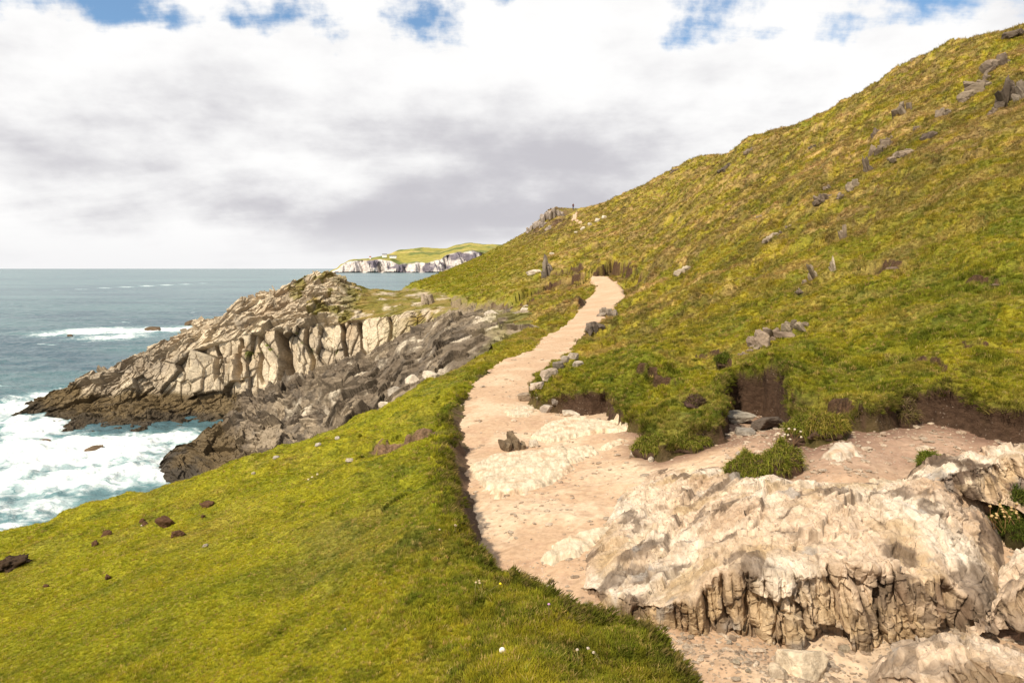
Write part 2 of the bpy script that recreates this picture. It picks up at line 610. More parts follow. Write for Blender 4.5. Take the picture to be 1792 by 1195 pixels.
# fine relief of the turf
far = sstep(np.log(YY), math.log(9), math.log(46))
rightish = sstep(A, -0.1, 0.12)
rough_h = far * rightish
wx = X + 0.6 * fbm2(X * .35, YY * .35, 3, 21)
wy = YY + 0.6 * fbm2(X * .35, YY * .35, 3, 27)
ca, sa = math.cos(0.55), math.sin(0.55)
ru, rv = wx * ca - wy * sa, (wx * sa + wy * ca)
hum = 0
for sc, amp, sdn in ((0.55, 0.62, 3), (1.1, 0.40, 8), (2.3, 0.17, 13)):
    f1, idr = worley2(ru * sc * 1.15, rv * sc * 0.62, sdn)
    hum = hum + amp * np.sqrt(np.maximum(0, 1 - np.minimum(f1, 1) ** 2)) * (0.35 + 0.65 * idr)
patchy = sstep(fbm2(X * .09, YY * .09, 3, 40), -0.35, 0.35)
und = fbm2(X * .16, YY * .16, 4, 33)
relief = rough_h * ((hum - 0.45) * (0.66 + 0.85 * patchy) + 0.38 * und)
soft = fbm2(X * 1.3, YY * 1.3, 5, 50, .55) * 0.035 + fbm2(X * .45, YY * .45, 3, 55) * 0.05
knob, kid = worley2(X * 2.6, YY * 2.6, 60)
soft = soft + 0.075 * np.sqrt(np.maximum(0, 1 - np.minimum(knob, 1) ** 2)) * kid * sstep(A, -0.55, -0.05) * (1 - far)
# thicker turf beside the path
verge = np.exp(-np.maximum(sd, 0) / 0.5) * (YY < 16)
vk, vid = worley2(X * 3.6 + .3, YY * 3.6, 66)
hump = sstep(A, -.30, -.08) * sstep(YY, 7.0, 4.6)
hk, hid_ = worley2(X * 4.4 + .2 * YY, YY * 4.4, 68)
soft = soft + hump * .085 * (np.sqrt(np.maximum(0, 1 - np.minimum(hk, 1) ** 2)) * (.3 + .7 * hid_) - .3)
soft = soft + verge * 0.13 * (np.sqrt(np.maximum(0, 1 - np.minimum(vk, 1) ** 2)) * (.4 + .6 * vid) - .35)
zU = zU + relief + soft * np.clip(YY / 5, .55, 2.2)
zL = zL + fbm2(X * 1.6, YY * 1.6, 4, 70) * 0.024 * np.clip(8 / YY, .05, 1) ** 2.2 + fbm2(X * 9, YY * 9, 3, 75) * 0.006 * np.clip(7 / YY, 0, 1) ** 3

scar = np.zeros_like(sd)
SCARS = [([(1124, 648), (1150, 645), (1183, 660)], 10.9, .18, .7), ([(1225, 630), (1262, 626), (1285, 640)], 12.5, .10, .5),
         ([(1036, 480), (1070, 464), (1104, 462), (1106, 476)], 58, 1.15, 3.0), ([(955, 478), (985, 470), (1015, 470), (1040, 468)], 74, .8, 3.0),
         ([(925, 512), (965, 498), (1000, 486), (1022, 484)], 62, 1.05, 3.2), ([(905, 532), (930, 522), (960, 516)], 60, .5, 2.2), ([(845, 528), (880, 524), (915, 526)], 68, .5, 2.4),
         ([(676, 778), (715, 770), (768, 758)], 9.6, .16, .7), ([(1080, 512), (1100, 500), (1122, 492)], 46, .6, 2), ([(1120, 545), (1150, 548), (1180, 540)], 27, .25, 1.0),
         ([(1540, 470), (1570, 462), (1600, 466)], 17, .18, .8), ([(1700, 497), (1735, 488), (1760, 492)], 12, .12, .6), ([(1600, 640), (1640, 636), (1660, 642)], 9.5, .06, .3),
         ([(1690, 610), (1720, 606), (1760, 612)], 9.4, .05, .3), ([(1400, 700), (1450, 706), (1490, 716)], 8.3, .12, .5),
         ([(1080, 525), (1068, 545), (1042, 572)], 37, .5, 1.8)]
for line, Yg, h, w in SCARS:
    L = []
    for px, py in line:
        x0, y0 = march(lambda a, y: gU(a, y), px, py, Yg * .6, Yg * 1.9)
        L.append((x0, y0))
    L = np.array(L)
    mn, mx = L.min(0) - 2.2 * w, L.max(0) + 2.2 * w
    m = (X > mn[0]) & (X < mx[0]) & (YY > mn[1]) & (YY < mx[1])
    dd, side = sdline(X[m], YY[m], L)
    dd = np.maximum(dd + fbm2(X[m] * 1.3 / w, YY[m] * 1.3 / w, 4, 81, .6) * w * .22, 0)
    s = -side / (np.linalg.norm(L[-1] - L[0]) + 1e-6)
    lineside = sstep(-side, -0.001, 0.001)            # camera side of the line
    drop = h * np.exp(-(dd / w) ** 2) * lineside
    edge = sstep(dd, 0, 0.12 * w)
    # ends fade because distance grows round the end points
    zU[m] -= drop * edge
    scar[m] = np.maximum(scar[m], lineside * np.exp(-(dd / ((0.34 if Yg > 40 else .22) * w)) ** 2) * sstep(fbm2(X[m] * 2.5 / w, YY[m] * 2.5 / w, 3, 85), -.9 if Yg > 40 else -.5, -.1))

Z = zL + mU * (zU - zL)
# overhanging lip of the turf
ln = np.sqrt(nxx ** 2 + nyy ** 2) + 1e-6
lipn = np.clip(0.6 + 0.8 * fbm2(X * 2.5, YY * 2.5, 3, 90), 0, 1.3)
bank = np.clip((zU - zL) / .35, 0, 1.3)
lip = np.where(sd > 0, np.exp(-((mU - .88) / .22) ** 2), 0) * bank * lipn * np.clip(.055 + .004 * YY, 0, .13) * (YY < 30) * (1 - .7 * leftv)
X = X - nxx / ln * lip
Yg = YY - nyy / ln * lip
# rim of the sea cliff
rs, _, _ = sdpoly(X, YY, RIMP)
rs = -rs + fbm2(X * .5, YY * .5, 4, 95) * np.clip(.02 * YY, .1, 1.2)
dr = np.maximum(rs, 0)
steep = np.where(YY < 50, 1.15, 0.75)
Z = Z - np.minimum(dr * dr / (dr + np.clip(YY * .10, .8, 6)) * steep, 26)
Z = np.maximum(Z, -24)
cm = (rs > 1.0) & (Z > -23)
cp = np.stack([X[cm], YY[cm], Z[cm]], 1)
c1_, c2_, cr_, co_ = voro3(cp * np.array([.45, .45, .22]) @ np.array([[.8, .5, .1], [-.5, .8, .2], [.1, -.2, 1]]), 97)
c3_, c4_, cr2, _o = voro3(cp * np.array([1.3, 1.3, .6]), 98)
Z[cm] += ((cr_[:, 0] - .5) * 2.2 + (co_ * (cr_[:, 1:4] - .5)).sum(1) * 3 + (cr2[:, 0] - .5) * .7) * sstep(rs[cm], 1.0, 3.0) * .35
GRID_V = np.stack([X, Yg, Z], -1).astype(np.float32)

# colours of the living surface (dry, yellow and green grass, heather, bare soil)
c_yel = np.array([.270, .235, .020], np.float32)
c_grn = np.array([.150, .165, .018], np.float32)
c_dry = np.array([.390, .280, .100], np.float32)
c_drk = np.array([.070, .090, .012], np.float32)
c_soil = np.array([.080, .046, .028], np.float32)
c_heath = np.array([.105, .062, .048], np.float32)


def mixc(a, b, f):
    return a + (b - a) * f[..., None]


def grass_color(x, y, a, rough):
    n1 = fbm2(x * .55, y * .55, 5, 101, .6)
    n2 = fbm2(x * 1.9, y * 1.9, 4, 111, .6)
    n3 = fbm2(x * .2, y * .2, 3, 121)
    c = mixc(np.broadcast_to(c_yel, x.shape + (3,)), c_grn, sstep(n1 * .8 + .5 * n2 + .25 * n3, -.75, .85))
    dry = sstep(fbm2(x * .5 + .3 * y, y * .22, 4, 131, .6) + .3 * n2, .05, .75) * (.28 + .52 * rough)
    c = mixc(c, c_dry, dry)
    brown = sstep(fbm2(x * .9, y * .9, 4, 141, .6), .35, .8) * (.25 + .55 * rough)
    c = mixc(c, np.array([.190, .130, .040], np.float32), brown)
    return c


tint = grass_color(X, YY, A, np.clip(rough_h, 0, 1))
lush = sstep(A, -.75, -.3) * 0 + (1 - sstep(A, -.12, .10)) * (YY < 16)
tint = mixc(tint, np.array([.305, .285, .018], np.float32), np.clip(lush * (.65 - .35 * hump)  * sstep(fbm2(X * .8, YY * .8, 4, 105), -.7, .3), 0, 1))
mott = sstep(fbm2(X * 3.2, YY * 3.2, 4, 181, .6), .0, .7) * (.35 + .35 * sstep(A, -.5, -.1)) * (YY < 18)
tint = mixc(tint, c_drk, mott)
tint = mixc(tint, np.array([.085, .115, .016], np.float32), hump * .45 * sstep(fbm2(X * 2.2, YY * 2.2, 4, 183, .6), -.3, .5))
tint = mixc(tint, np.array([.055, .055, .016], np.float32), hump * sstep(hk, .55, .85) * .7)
# hummock shade painted into the tint: left-facing steps turned a dark heathery brown
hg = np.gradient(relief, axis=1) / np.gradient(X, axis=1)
riser_shade = sstep(hg, .15, .7) * rough_h
tint = mixc(tint, np.array([.085, .076, .024], np.float32), np.clip(riser_shade * .6, 0, 1))
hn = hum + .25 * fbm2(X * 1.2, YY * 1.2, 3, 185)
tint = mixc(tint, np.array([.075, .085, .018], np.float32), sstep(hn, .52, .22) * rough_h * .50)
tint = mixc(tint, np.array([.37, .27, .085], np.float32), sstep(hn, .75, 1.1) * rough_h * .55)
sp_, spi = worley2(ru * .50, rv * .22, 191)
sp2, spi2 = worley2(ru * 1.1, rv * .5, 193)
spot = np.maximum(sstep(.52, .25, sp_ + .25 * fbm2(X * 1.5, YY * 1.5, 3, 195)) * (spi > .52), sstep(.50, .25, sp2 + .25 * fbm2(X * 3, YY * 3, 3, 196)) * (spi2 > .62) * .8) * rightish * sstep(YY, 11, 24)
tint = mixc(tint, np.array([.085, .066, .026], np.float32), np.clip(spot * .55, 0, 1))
brn = sstep(fbm2(X * .22 + .1 * YY, YY * .12, 4, 187), .1, .7) * sstep(YY, 16, 50) * rightish
tint = mixc(tint, np.array([.300, .215, .080], np.float32), brn * .55)
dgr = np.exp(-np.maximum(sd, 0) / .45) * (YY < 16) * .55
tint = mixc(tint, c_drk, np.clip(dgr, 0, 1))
hx, hy = march(gU, 960, 398, 120, 260)
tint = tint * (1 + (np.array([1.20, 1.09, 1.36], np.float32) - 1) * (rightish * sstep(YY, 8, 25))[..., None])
heath = np.exp(-(((A - hx / hy) / .042) ** 2 + ((np.log(YY) - math.log(hy)) / .25) ** 2)) * 1.2
heath = np.clip(heath, 0, 1) * sstep(fbm2(X * .3, YY * .3, 3, 151), -.5, .3)
tint = mixc(tint, c_heath, heath * .9)
soilm = np.clip(scar * 1.1, 0, 1)
soilm = np.maximum(soilm, sstep(mU, .97, .80) * (YY < 60) * bank.clip(0, 1))
tint = mixc(tint, c_soil, soilm)
tint = mixc(tint, np.array([.20, .125, .080], np.float32), np.clip(soilm * leftv, 0, 1))  # left bank soil lightened: sky light on its face put into the tint
cliffm = sstep(rs, 1.6, 3.2)
tint = mixc(tint, np.array([.23, .175, .115], np.float32), cliffm)
# path colours
p1 = fbm2(X * .9, YY * .9, 4, 161) * np.clip(11 / YY, .2, 1)
p2 = fbm2(X * 4, YY * 4, 3, 171) * np.clip(9 / YY, .15, 1)
pcol = mixc(np.broadcast_to(np.array([.455, .310, .198], np.float32), X.shape + (3,)), np.array([.55, .415, .285], np.float32), sstep(p1 + .3 * p2, -.3, .6))
pcol = mixc(pcol, np.array([.40, .255, .165], np.float32), sstep(p2 - .3 * p1, .1, .8) * .6)
hollow = sstep(A, .30, .42) * sstep(YY, 5.0, 6.0)
pcol = mixc(pcol, np.array([.27, .165, .115], np.float32), hollow * .75)
foot_dark = sstep(sd, -.42, -.02) * sstep(A, .10, .2) * sstep(YY, 5, 6.5) * (YY < 13)  # path grows darker and browner towards the foot of the right banks
pcol = mixc(pcol, np.array([.17, .10, .07], np.float32), foot_dark * .8)

f4 = grid_faces(NR, NC)
sdf = sd.ravel()
mf = mU.ravel()[f4].mean(1)
sf = sdf[f4].mean(1)
bnk = bank.ravel()[f4].mean(1)
FAR_PATH = np.array([march(gU, px, py, 120, 260) for px, py in [(999, 390), (1003, 376), (1010, 372), (1011, 380), (1008, 388), (1022, 393), (1030, 394), (1014, 394)]])
fp, _, _ = sdpoly(X.ravel()[f4].mean(1), YY.ravel()[f4].mean(1), FAR_PATH)
is_path = (sf < 0.0) & (mf < .02)
is_path |= (fp < 0) & (YY.ravel()[f4].mean(1) > 100)
is_soil = (~is_path) & (mf < .86) & (bnk > .12)
is_path |= (~is_soil) & (mf < .5)
is_grass = ~(is_path | is_soil)
below = (Z.ravel()[f4].max(1) < -20.5)
inpath = (sdf < 0) | (fp.min() > 1e9)


def sub_mesh(name, mask, col, mat, kind='structure'):
    fs = f4[mask]
    used = np.unique(fs)
    remap = np.zeros(NR * NC, np.int32)
    remap[used] = np.arange(len(used))
    o = mesh_obj(name, GRID_V.reshape(-1, 3)[used], remap[fs], mat, attrs={'tint': ('FLOAT_COLOR', rgba(col.reshape(-1, 3)[used].astype(np.float32)))})
    o['kind'] = kind
    return o


# turf
M_turf, k, out = material('turf')
geo = k.new('ShaderNodeNewGeometry')
pos = geo.outputs['Position']
tn = k.attr('tint')
fine = k.noise(pos, 26, 5, .7)
fine2 = k.noise(pos, 7, 4, .65)
cc = k.mix(1.0, tn, k.mix(k.ramp(fine, .3, .7), (.62, .62, .6), (1.32, 1.3, 1.2)), 'MULTIPLY')
cc = k.mix(1.0, cc, k.mix(k.ramp(fine2, .3, .7), (.75, .78, .75), (1.22, 1.2, 1.2)), 'MULTIPLY')
nb = k.bump(k.math('ADD', fine, k.math('MULTIPLY', fine2, 1.6)), .9, .05)
principled(k, out, cc, .95, nb, .1)

M_soil, k, out = material('soil')
geo = k.new('ShaderNodeNewGeometry')
pos = geo.outputs['Position']
stretch = k.vmath('MULTIPLY', pos, (1, 1, 1.3))
a1 = k.noise(stretch, 13, 7, .68)
a2 = k.noise(pos, 60, 4, .7)
cc = k.mix(k.ramp(a1, .3, .72), (.030, .018, .012), (.130, .080, .052))
peb = k.voro(pos, 26, 'F1')
cc = k.mix(k.math('MULTIPLY', k.ramp(peb, .24, .16), k.ramp(k.noise(pos, 5, 3, .6), .48, .60)), cc, (.34, .27, .21))
nb = k.bump(k.math('ADD', a1, k.math('MULTIPLY', a2, .5)), 1.0, .05)
cc = k.mix(.5, cc, k.attr('tint'))
principled(k, out, cc, .95, nb, .1)

M_path, k, out = material('trodden_earth')
geo = k.new('ShaderNodeNewGeometry')
pos = geo.outputs['Position']
tn = k.attr('tint')
b1 = k.noise(pos, 14, 6, .7)
b2 = k.noise(pos, 70, 3, .6)
v1 = k.voro(k.vmath('ADD', pos, k.vmath('SCALE', k.noise(pos, 20, 2, .5, out=1), s=.02)), 30, 'F1')
v1c = k.voro(pos, 30, 'F1', 1)
cc = k.mix(1.0, tn, k.mix(k.ramp(b1, .3, .7), (.80, .77, .74), (1.15, 1.15, 1.15)), 'MULTIPLY')
sp = k.math('MULTIPLY', k.ramp(v1, .24, .14), k.ramp(k.noise(pos, 2.5, 3, .6), .45, .62))
cc = k.mix(k.math('MULTIPLY', sp, .65), cc, k.mix(k.noise(pos, 33, 1), (.42, .33, .27), (.72, .60, .48)))
hh = k.math('ADD', k.math('MULTIPLY', b1, .6), k.math('ADD', k.math('MULTIPLY', sp, .5), k.math('MULTIPLY', b2, .25)))
nb = k.bump(hh, .6, .02)
principled(k, out, cc, .92, nb, .15)

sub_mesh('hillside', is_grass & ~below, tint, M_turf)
sub_mesh('path', is_path & ~below, pcol, M_path)
sub_mesh('earth_bank', is_soil & ~below, tint, M_soil)


def ground_z(x, y):
    """height of the finished ground at plan points (arrays)"""
    x = np.atleast_1d(np.asarray(x, float))
    y = np.atleast_1d(np.asarray(y, float))
    a = np.clip(x / y, au[0], au[-1])
    ci = np.clip(np.searchsorted(au, a) - 1, 0, NC - 2)
    fr = (a - au[ci]) / (au[ci + 1] - au[ci])
    yc = np.clip(y, yv[0], yv[-1] * .9999)
    ri = np.clip(np.searchsorted(yv, yc, side='right') - 1, 0, NR - 2)
    fv = (yc - yv[ri]) / (yv[ri + 1] - yv[ri])
    return (Z[ri, ci] * (1 - fr) + Z[ri, ci + 1] * fr) * (1 - fv) + (Z[ri + 1, ci] * (1 - fr) + Z[ri + 1, ci + 1] * fr) * fv


def on_ground(px, py, y0=1.5, y1=300):
    """point where the sight line of a photo pixel meets the ground"""
    a, t = pix_at(px, py)
    Y = np.exp(np.linspace(math.log(y0), math.log(y1), 4000))
    z = ground_z(a * Y, Y)
    w = np.nonzero(z >= -t * Y)[0]
    y = Y[w[0]] if len(w) else y1
    return np.array([float(a) * y, y, float(ground_z(a * y, y)[0])])

# ------------------------------------------------------------------ sea
def sea_pt(px, py):
    a, t = pix_at(px, py)
    y = -SEA / float(t)
    return float(a) * y, y


sa_ = np.unique(np.concatenate([np.linspace(-2.2, -.85, 60), np.linspace(-.85, .02, 620), np.linspace(.02, 2.2, 40)]))
sy = np.concatenate([np.exp(np.linspace(math.log(16), math.log(420), 620)), np.exp(np.linspace(math.log(430), math.log(60000), 90))])
SA, SY = np.meshgrid(sa_.astype(np.float32), sy.astype(np.float32))
SX = SA * SY
amp = np.clip(1.3 - np.log(np.maximum(SY, 40) / 40) / 3.0, 0.0, 1.0)
w_ = 0.34 * fbm2(SX * .10 + .05 * SY, SY * .17, 4, 201, .55) + .16 * (1 - np.abs(fbm2(SX * .33, SY * .45, 3, 205)))
w_ = w_ + .05 * fbm2(SX * 1.1, SY * 1.3, 2, 209)
foam = np.zeros_like(SX)
FO = [(10, 790, 90, .05), (110, 800, 90, .05), (200, 795, 90, .08), (120, 840, 90, .25), (260, 830, 70, .2), (0, 840, 90, .3), (330, 800, 60, .2), (-100, 830, 100, .2), (60, 750, 60, .0), (20, 715, 50, .1), (300, 765, 40, .2), (230, 770, 40, .1), (40, 800, 60, .2), (150, 780, 60, .2), (250, 790, 60, .35), (330, 770, 40, .3), (60, 760, 60, .25), (200, 830, 60, .3), (90, 850, 70, .5), (300, 830, 60, .35), (370, 830, 40, .3),
      (30, 710, 60, .18), (80, 690, 45, .5), (-60, 740, 80, .25), (-200, 800, 120, .3), (160, 580, 70, .12), (250, 579, 60, .12), (320, 576, 50, .12), (110, 584, 40, .4), (200, 590, 60, .5),
      (60, 890, 80, .75), (200, 890, 70, .7), (0, 930, 80, .85), (270, 500, 14, .6), (30, 740, 30, .2), (120, 775, 50, .1), (-100, 900, 90, .7)]
for fx, fy, r, lossy in FO:
    cx, cy = sea_pt(fx, fy)
    rx = r / F * cy
    ry = max(rx * 1.15, cy * cy / 18.0 * (14 if fy > 600 else 6) / F * 1.0)
    foam = np.maximum(foam, np.exp(-(((SX - cx) / rx) ** 2 + ((SY - cy) / ry) ** 2)) * (1 - .50 * lossy))
# wash along the rocks
caps = sstep(fbm2(SX * .05 + .02 * SY, SY * .12, 4, 221, .6), .85, 1.2) * (SY > 70) * (SY < 330) * .40
foam = np.maximum(foam, caps)
sz = SEA + w_ * amp * (1 + .3 * foam) + .35 * foam * fbm2(SX * .5, SY * .5, 3, 215) * (SY < 200)
M_sea, k, out = material('sea_water')
geo = k.new('ShaderNodeNewGeometry')
pos = geo.outputs['Position']
fo = k.attr('foam', 'Fac')
far_ = k.attr('far', 'Fac')
st = k.vmath('MULTIPLY', pos, (.55, 1.0, 1.0))
r1 = k.noise(st, .55, 6, .62, .3)
r2 = k.noise(st, .035, 4, .6, .6)
r3 = k.noise(k.vmath('MULTIPLY', pos, (.22, 1, 1)), .012, 4, .55)
base = k.mix(k.ramp(r2, .35, .66), (.035, .080, .105), (.080, .150, .160))
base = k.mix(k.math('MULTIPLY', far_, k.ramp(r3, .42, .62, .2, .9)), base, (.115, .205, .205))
base = k.mix(k.math('MULTIPLY', k.ramp(fo, .04, .45), .75), base, (.11, .23, .24))
warp = k.vmath('ADD', pos, k.vmath('SCALE', k.vmath('SUBTRACT', k.noise(pos, .22, 4, .6, out=1), (.5, .5, .5)), s=4.5))
l1 = k.noise(k.vmath('MULTIPLY', warp, (.55, 1.1, 1)), .50, 8, .68, 1.2)
l2 = k.voro(warp, .55, 'SMOOTH_F1')
lace = k.math('ADD', k.math('MULTIPLY', l1, .75), k.math('MULTIPLY', l2, .30))
fm = k.ramp(k.math('ADD', k.math('MULTIPLY', fo, .66), k.math('MULTIPLY', k.math('SUBTRACT', lace, .5), 1.25)), .13, .56)
fm = k.math('MULTIPLY', fm, k.ramp(fo, .03, .2))
col = k.mix(fm, base, k.mix(k.ramp(k.noise(warp, 1.1, 5, .65), .35, .6), (.55, .63, .63), (.86, .86, .84)))
nb = k.bump(r1, 1.0, .55)
nb = k.bump(k.noise(st, 2.2, 4, .6), .5, .12, nb)
p = principled(k, out, col, k.ramp(fm, 0, 1, .24, .8), nb, .32)
p.inputs['IOR'].default_value = 1.33
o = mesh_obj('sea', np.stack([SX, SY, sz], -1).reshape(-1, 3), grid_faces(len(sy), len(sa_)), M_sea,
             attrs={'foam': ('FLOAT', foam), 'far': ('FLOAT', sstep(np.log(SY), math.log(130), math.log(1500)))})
o['kind'] = 'structure'


# ------------------------------------------------------------------ rock sheets
def sheet(st, nu, rows, useZ=False, soft=3):
    """smooth sheet from stations [(px, [(py, Y or z), ...])]; rows = rows of mesh between landmarks"""
    px = np.array([s[0] for s in st], float)
    L = np.array([s[1] for s in st], float)               # station, landmark, 2
    u = np.linspace(px[0], px[-1], nu)
    j = np.clip(np.searchsorted(px, u, side='right') - 1, 0, len(px) - 2)
    f = ((u - px[j]) / (px[j + 1] - px[j]))
    f = f * f * (3 - 2 * f) * .5 + f * .5
    f = f[:, None, None]
    K = L[j] * (1 - f) + L[j + 1] * f                      # nu, landmark, 2
    a, t = pix_at(u[:, None], K[:, :, 0])
    if useZ:
        Yk = -K[:, :, 1] / t
    else:
        Yk = K[:, :, 1]
    Pk = np.stack([a * Yk, Yk, -t * Yk], -1)               # nu, lm, 3
    out = []
    for q in range(L.shape[1] - 1):
        v = np.linspace(0, 1, rows[q], endpoint=(q == L.shape[1] - 2))
        out.append(Pk[:, q, None, :] * (1 - v)[None, :, None] + Pk[:, q + 1, None, :] * v[None, :, None])
    P = np.concatenate(out, 1)                             # nu, nv, 3
    P = np.swapaxes(P, 0, 1)                               # nv, nu, 3
    # light smoothing of the kinks
    for _ in range(soft):
        P[1:-1] = .25 * P[:-2] + .5 * P[1:-1] + .25 * P[2:]
    return P


def normals(P):
    du = np.gradient(P, axis=1)
    dv = np.gradient(P, axis=0)
    n = np.cross(du, dv)
    n /= np.linalg.norm(n, axis=2)[..., None] + 1e-9
    return n


def axes(*v):
    m = []
    for a in v:
        a = np.array(a, float)
        m.append(a / np.linalg.norm(a))
    return np.array(m)


def blocks(P, n, ax, cell, amp, tilt, seed, crack=0.0, cw=.06):
    """push the sheet out block by block: cells of size `cell` along the axes `ax`"""
    q = (P.reshape(-1, 3) @ ax.T) / np.array(cell)
    f1, f2, r, off = voro3(q, seed)
    dsp = (r[:, 0] - .5) * 2 * amp
    g = (r[:, 1:4] - .5) * 2 * tilt
    dsp = dsp + (off * g).sum(1)
    if crack:
        dsp = dsp - crack * np.exp(-((f2 - f1) / cw) ** 2)
    return dsp.reshape(P.shape[:2]), r.reshape(P.shape[:2] + (4,)), (f2 - f1).reshape(P.shape[:2])


# headland
HEAD = [(-10, [(775, 81), (757, 80.5), (752, 82), (752, 84), (752, 86), (752, 89), (753, 95), (750, 110)]),
        (20, [(770, 79), (738, 81), (735, 82.5), (731, 84.5), (729, 86), (728, 89), (735, 95), (740, 110)]),
        (60, [(778, 76), (744, 79), (728, 83), (715, 85), (708, 87), (702, 89), (718, 96), (735, 110)]),
        (110, [(805, 69), (758, 75), (725, 81), (700, 85), (690, 87), (680, 89), (700, 97), (728, 112)]),
        (170, [(805, 69), (752, 75.5), (714, 82), (675, 85), (662, 87), (655, 89), (680, 98), (720, 114)]),
        (250, [(790, 71), (738, 78), (706, 83), (652, 85.5), (636, 88), (622, 90), (655, 100), (705, 118)]),
        (290, [(775, 74), (730, 80), (703, 83.5), (632, 86), (612, 88.5), (598, 91), (640, 101), (700, 118)]),
        (330, [(765, 77), (726, 81), (700, 83.5), (615, 86), (592, 89), (577, 92), (625, 103), (690, 120)]),
        (375, [(760, 77), (718, 81), (697, 83.5), (600, 86), (575, 89), (556, 93), (610, 105), (680, 120)]),
        (420, [(755, 77), (708, 80.5), (693, 83), (588, 85.5), (560, 89.5), (524, 93), (585, 106), (670, 122)]),
        (470, [(745, 77), (700, 80), (687, 82.5), (578, 85.3), (545, 90), (507, 94.5), (570, 108), (660, 124)]),
        (520, [(740, 77), (695, 79.5), (678, 82), (572, 85), (532, 90.5), (493, 96), (560, 110), (650, 126)]),
        (560, [(735, 77), (690, 79.5), (672, 82), (568, 85), (522, 91), (477, 97), (550, 112), (640, 128)]),
        (585, [(735, 77), (690, 79.5), (670, 82), (564, 85), (523, 91), (480, 98), (550, 113), (640, 130)]),
        (620, [(725, 77), (685, 79.5), (664, 82), (560, 85), (530, 91.5), (496, 99), (560, 116), (640, 132)]),
        (650, [(705, 76), (665, 79), (648, 81.5), (556, 84.5), (530, 91.5), (505, 101), (560, 118), (630, 134)]),
        (690, [(680, 75), (640, 78.5), (624, 81), (552, 84), (528, 92), (508, 102), (550, 120), (610, 136)]),
        (730, [(640, 74), (602, 78), (588, 80.5), (546, 83), (527, 91), (508, 101), (535, 116), (590, 130)]),
        (765, [(610, 73), (578, 76.5), (566, 79), (541, 82), (528, 88), (512, 97), (535, 108), (570, 118)]),
        (800, [(590, 70), (562, 74.5), (552, 77), (541, 80), (533, 84), (522, 90), (540, 96), (560, 104)]),
        (830, [(580, 68), (556, 71), (549, 74), (545, 77), (541, 80), (535, 84), (550, 90), (560, 96)])]
P = sheet(HEAD, 1050, [40, 50, 150, 90, 90, 36, 20])
n = normals(P)
Pw = P + .12 * np.stack([fbm3(P.reshape(-1, 3) * .25, 3, s).reshape(P.shape[:2]) for s in (1, 2, 3)], -1)
JX = axes((1, -.25, .10), (.25, 1, .15), (-.22, -.15, 1))
right_w = sstep(P[..., 0] / P[..., 1], -.47, -.36)           # tall slabs towards the landward end
b1, r1, e1 = blocks(Pw, n, JX, (2.7, 4.5, 11), 1.0, .55, 1, .20, .04)
b1b, r1b, e1b = blocks(Pw, n, JX, (3.3, 3.2, 4.2), 1.15, .8, 12, .16, .04)
b1 = b1 * right_w + b1b * (1 - right_w)
r1 = np.where(right_w[..., None] > .5, r1, r1b)
e1 = np.where(right_w > .5, e1, e1b)
b2, r2, e2 = blocks(Pw, n, JX, (1.1, 1.6, 5.0), .22, .16, 2, .07, .05)
b3, r3, e3 = blocks(P, n, axes((1, -.3, .3), (.3, 1, .2), (-.35, 0, 1)), (.5, .6, 1.2), .035, .06, 3)
top = sstep(n[..., 2], .35, .75)
plat = sstep(P[..., 2], -14.6, -16.6)
topj, rt, et = blocks(Pw, n, axes((.8, .5, .5), (-.5, .8, .1), (-.5, -.2, .8)), (3.4, 1.3, 1.2), .50, .8, 5)
topk, rt2, et2 = blocks(P, n, axes((.8, .5, .5), (-.5, .8, .1), (-.5, -.2, .8)), (1.4, .5, .5), .16, .25, 6)
facew = (1 - top) * (1 - .55 * plat)
gm0 = sstep(P[..., 0] / P[..., 1], -.285, -.20) * top                # turf cap of the neck
D = b1 * facew + b2 * (.4 + .6 * facew) * (1 - .75 * gm0) + b3 * (1 - .8 * gm0) + (topj + topk) * top * (1 - .88 * gm0) * (1 - .6 * plat) + plat * .5 * fbm3(P.reshape(-1, 3) * .5, 4, 9).reshape(P.shape[:2])
# a few deep clefts between the slabs
for cpx, wd, dp in ((500, 1.0, 2.6), (545, .5, 1.3), (420, .7, 1.4), (610, .5, 1.6), (455, .55, 1.4), (370, .5, 1.2), (640, .45, 1.2), (700, .4, 1.2)):
    ac, _ = pix_at(cpx, 620)
    cx = float(ac) * 84 - .22 * (P[..., 2] + 11) + .4 * perlin2(P[..., 2] * .5, P[..., 2] * 0 + cpx)
    D = D - dp * sstep(P[..., 0] - cx, -wd, -wd * .6) * sstep(P[..., 0] - cx, wd * .5, -wd * .1) * facew * sstep(P[..., 2], -14.5, -13.0)
dirn = n * .75 + np.array([-.05, -.55, .12])
dirn[..., 2] = np.where(top > .5, n[..., 2] * 1.0, dirn[..., 2])
Q = P + dirn * D[..., None]
# colours: buff slabs, grey weathered tops, brown wet weed line, turf cap
f2 = lambda s, sd_, o=4: fbm3(P.reshape(-1, 3) * s, o, sd_).reshape(P.shape[:2])
rc = mixc(np.broadcast_to(np.array([.43, .355, .255], np.float32), P.shape), np.array([.56, .475, .345], np.float32), sstep(r1[..., 3] + .5 * f2(.25, 20), .25, .9))
rc = mixc(rc, np.array([.27, .23, .18], np.float32), sstep(f2(.35, 24) + .5 * (r2[..., 3] - .5), .15, .8) * .65)
rc = mixc(rc, np.array([.36, .24, .13], np.float32), sstep(f2(.18, 26), .25, .8) * .35)
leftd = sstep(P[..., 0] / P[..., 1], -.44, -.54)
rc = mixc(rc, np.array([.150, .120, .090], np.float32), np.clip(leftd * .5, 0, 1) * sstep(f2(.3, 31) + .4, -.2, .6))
wet = sstep(P[..., 2] + .7 * f2(.3, 28), -14.9, -15.9)
rc = mixc(rc, np.array([.105, .072, .030], np.float32), wet * .92)
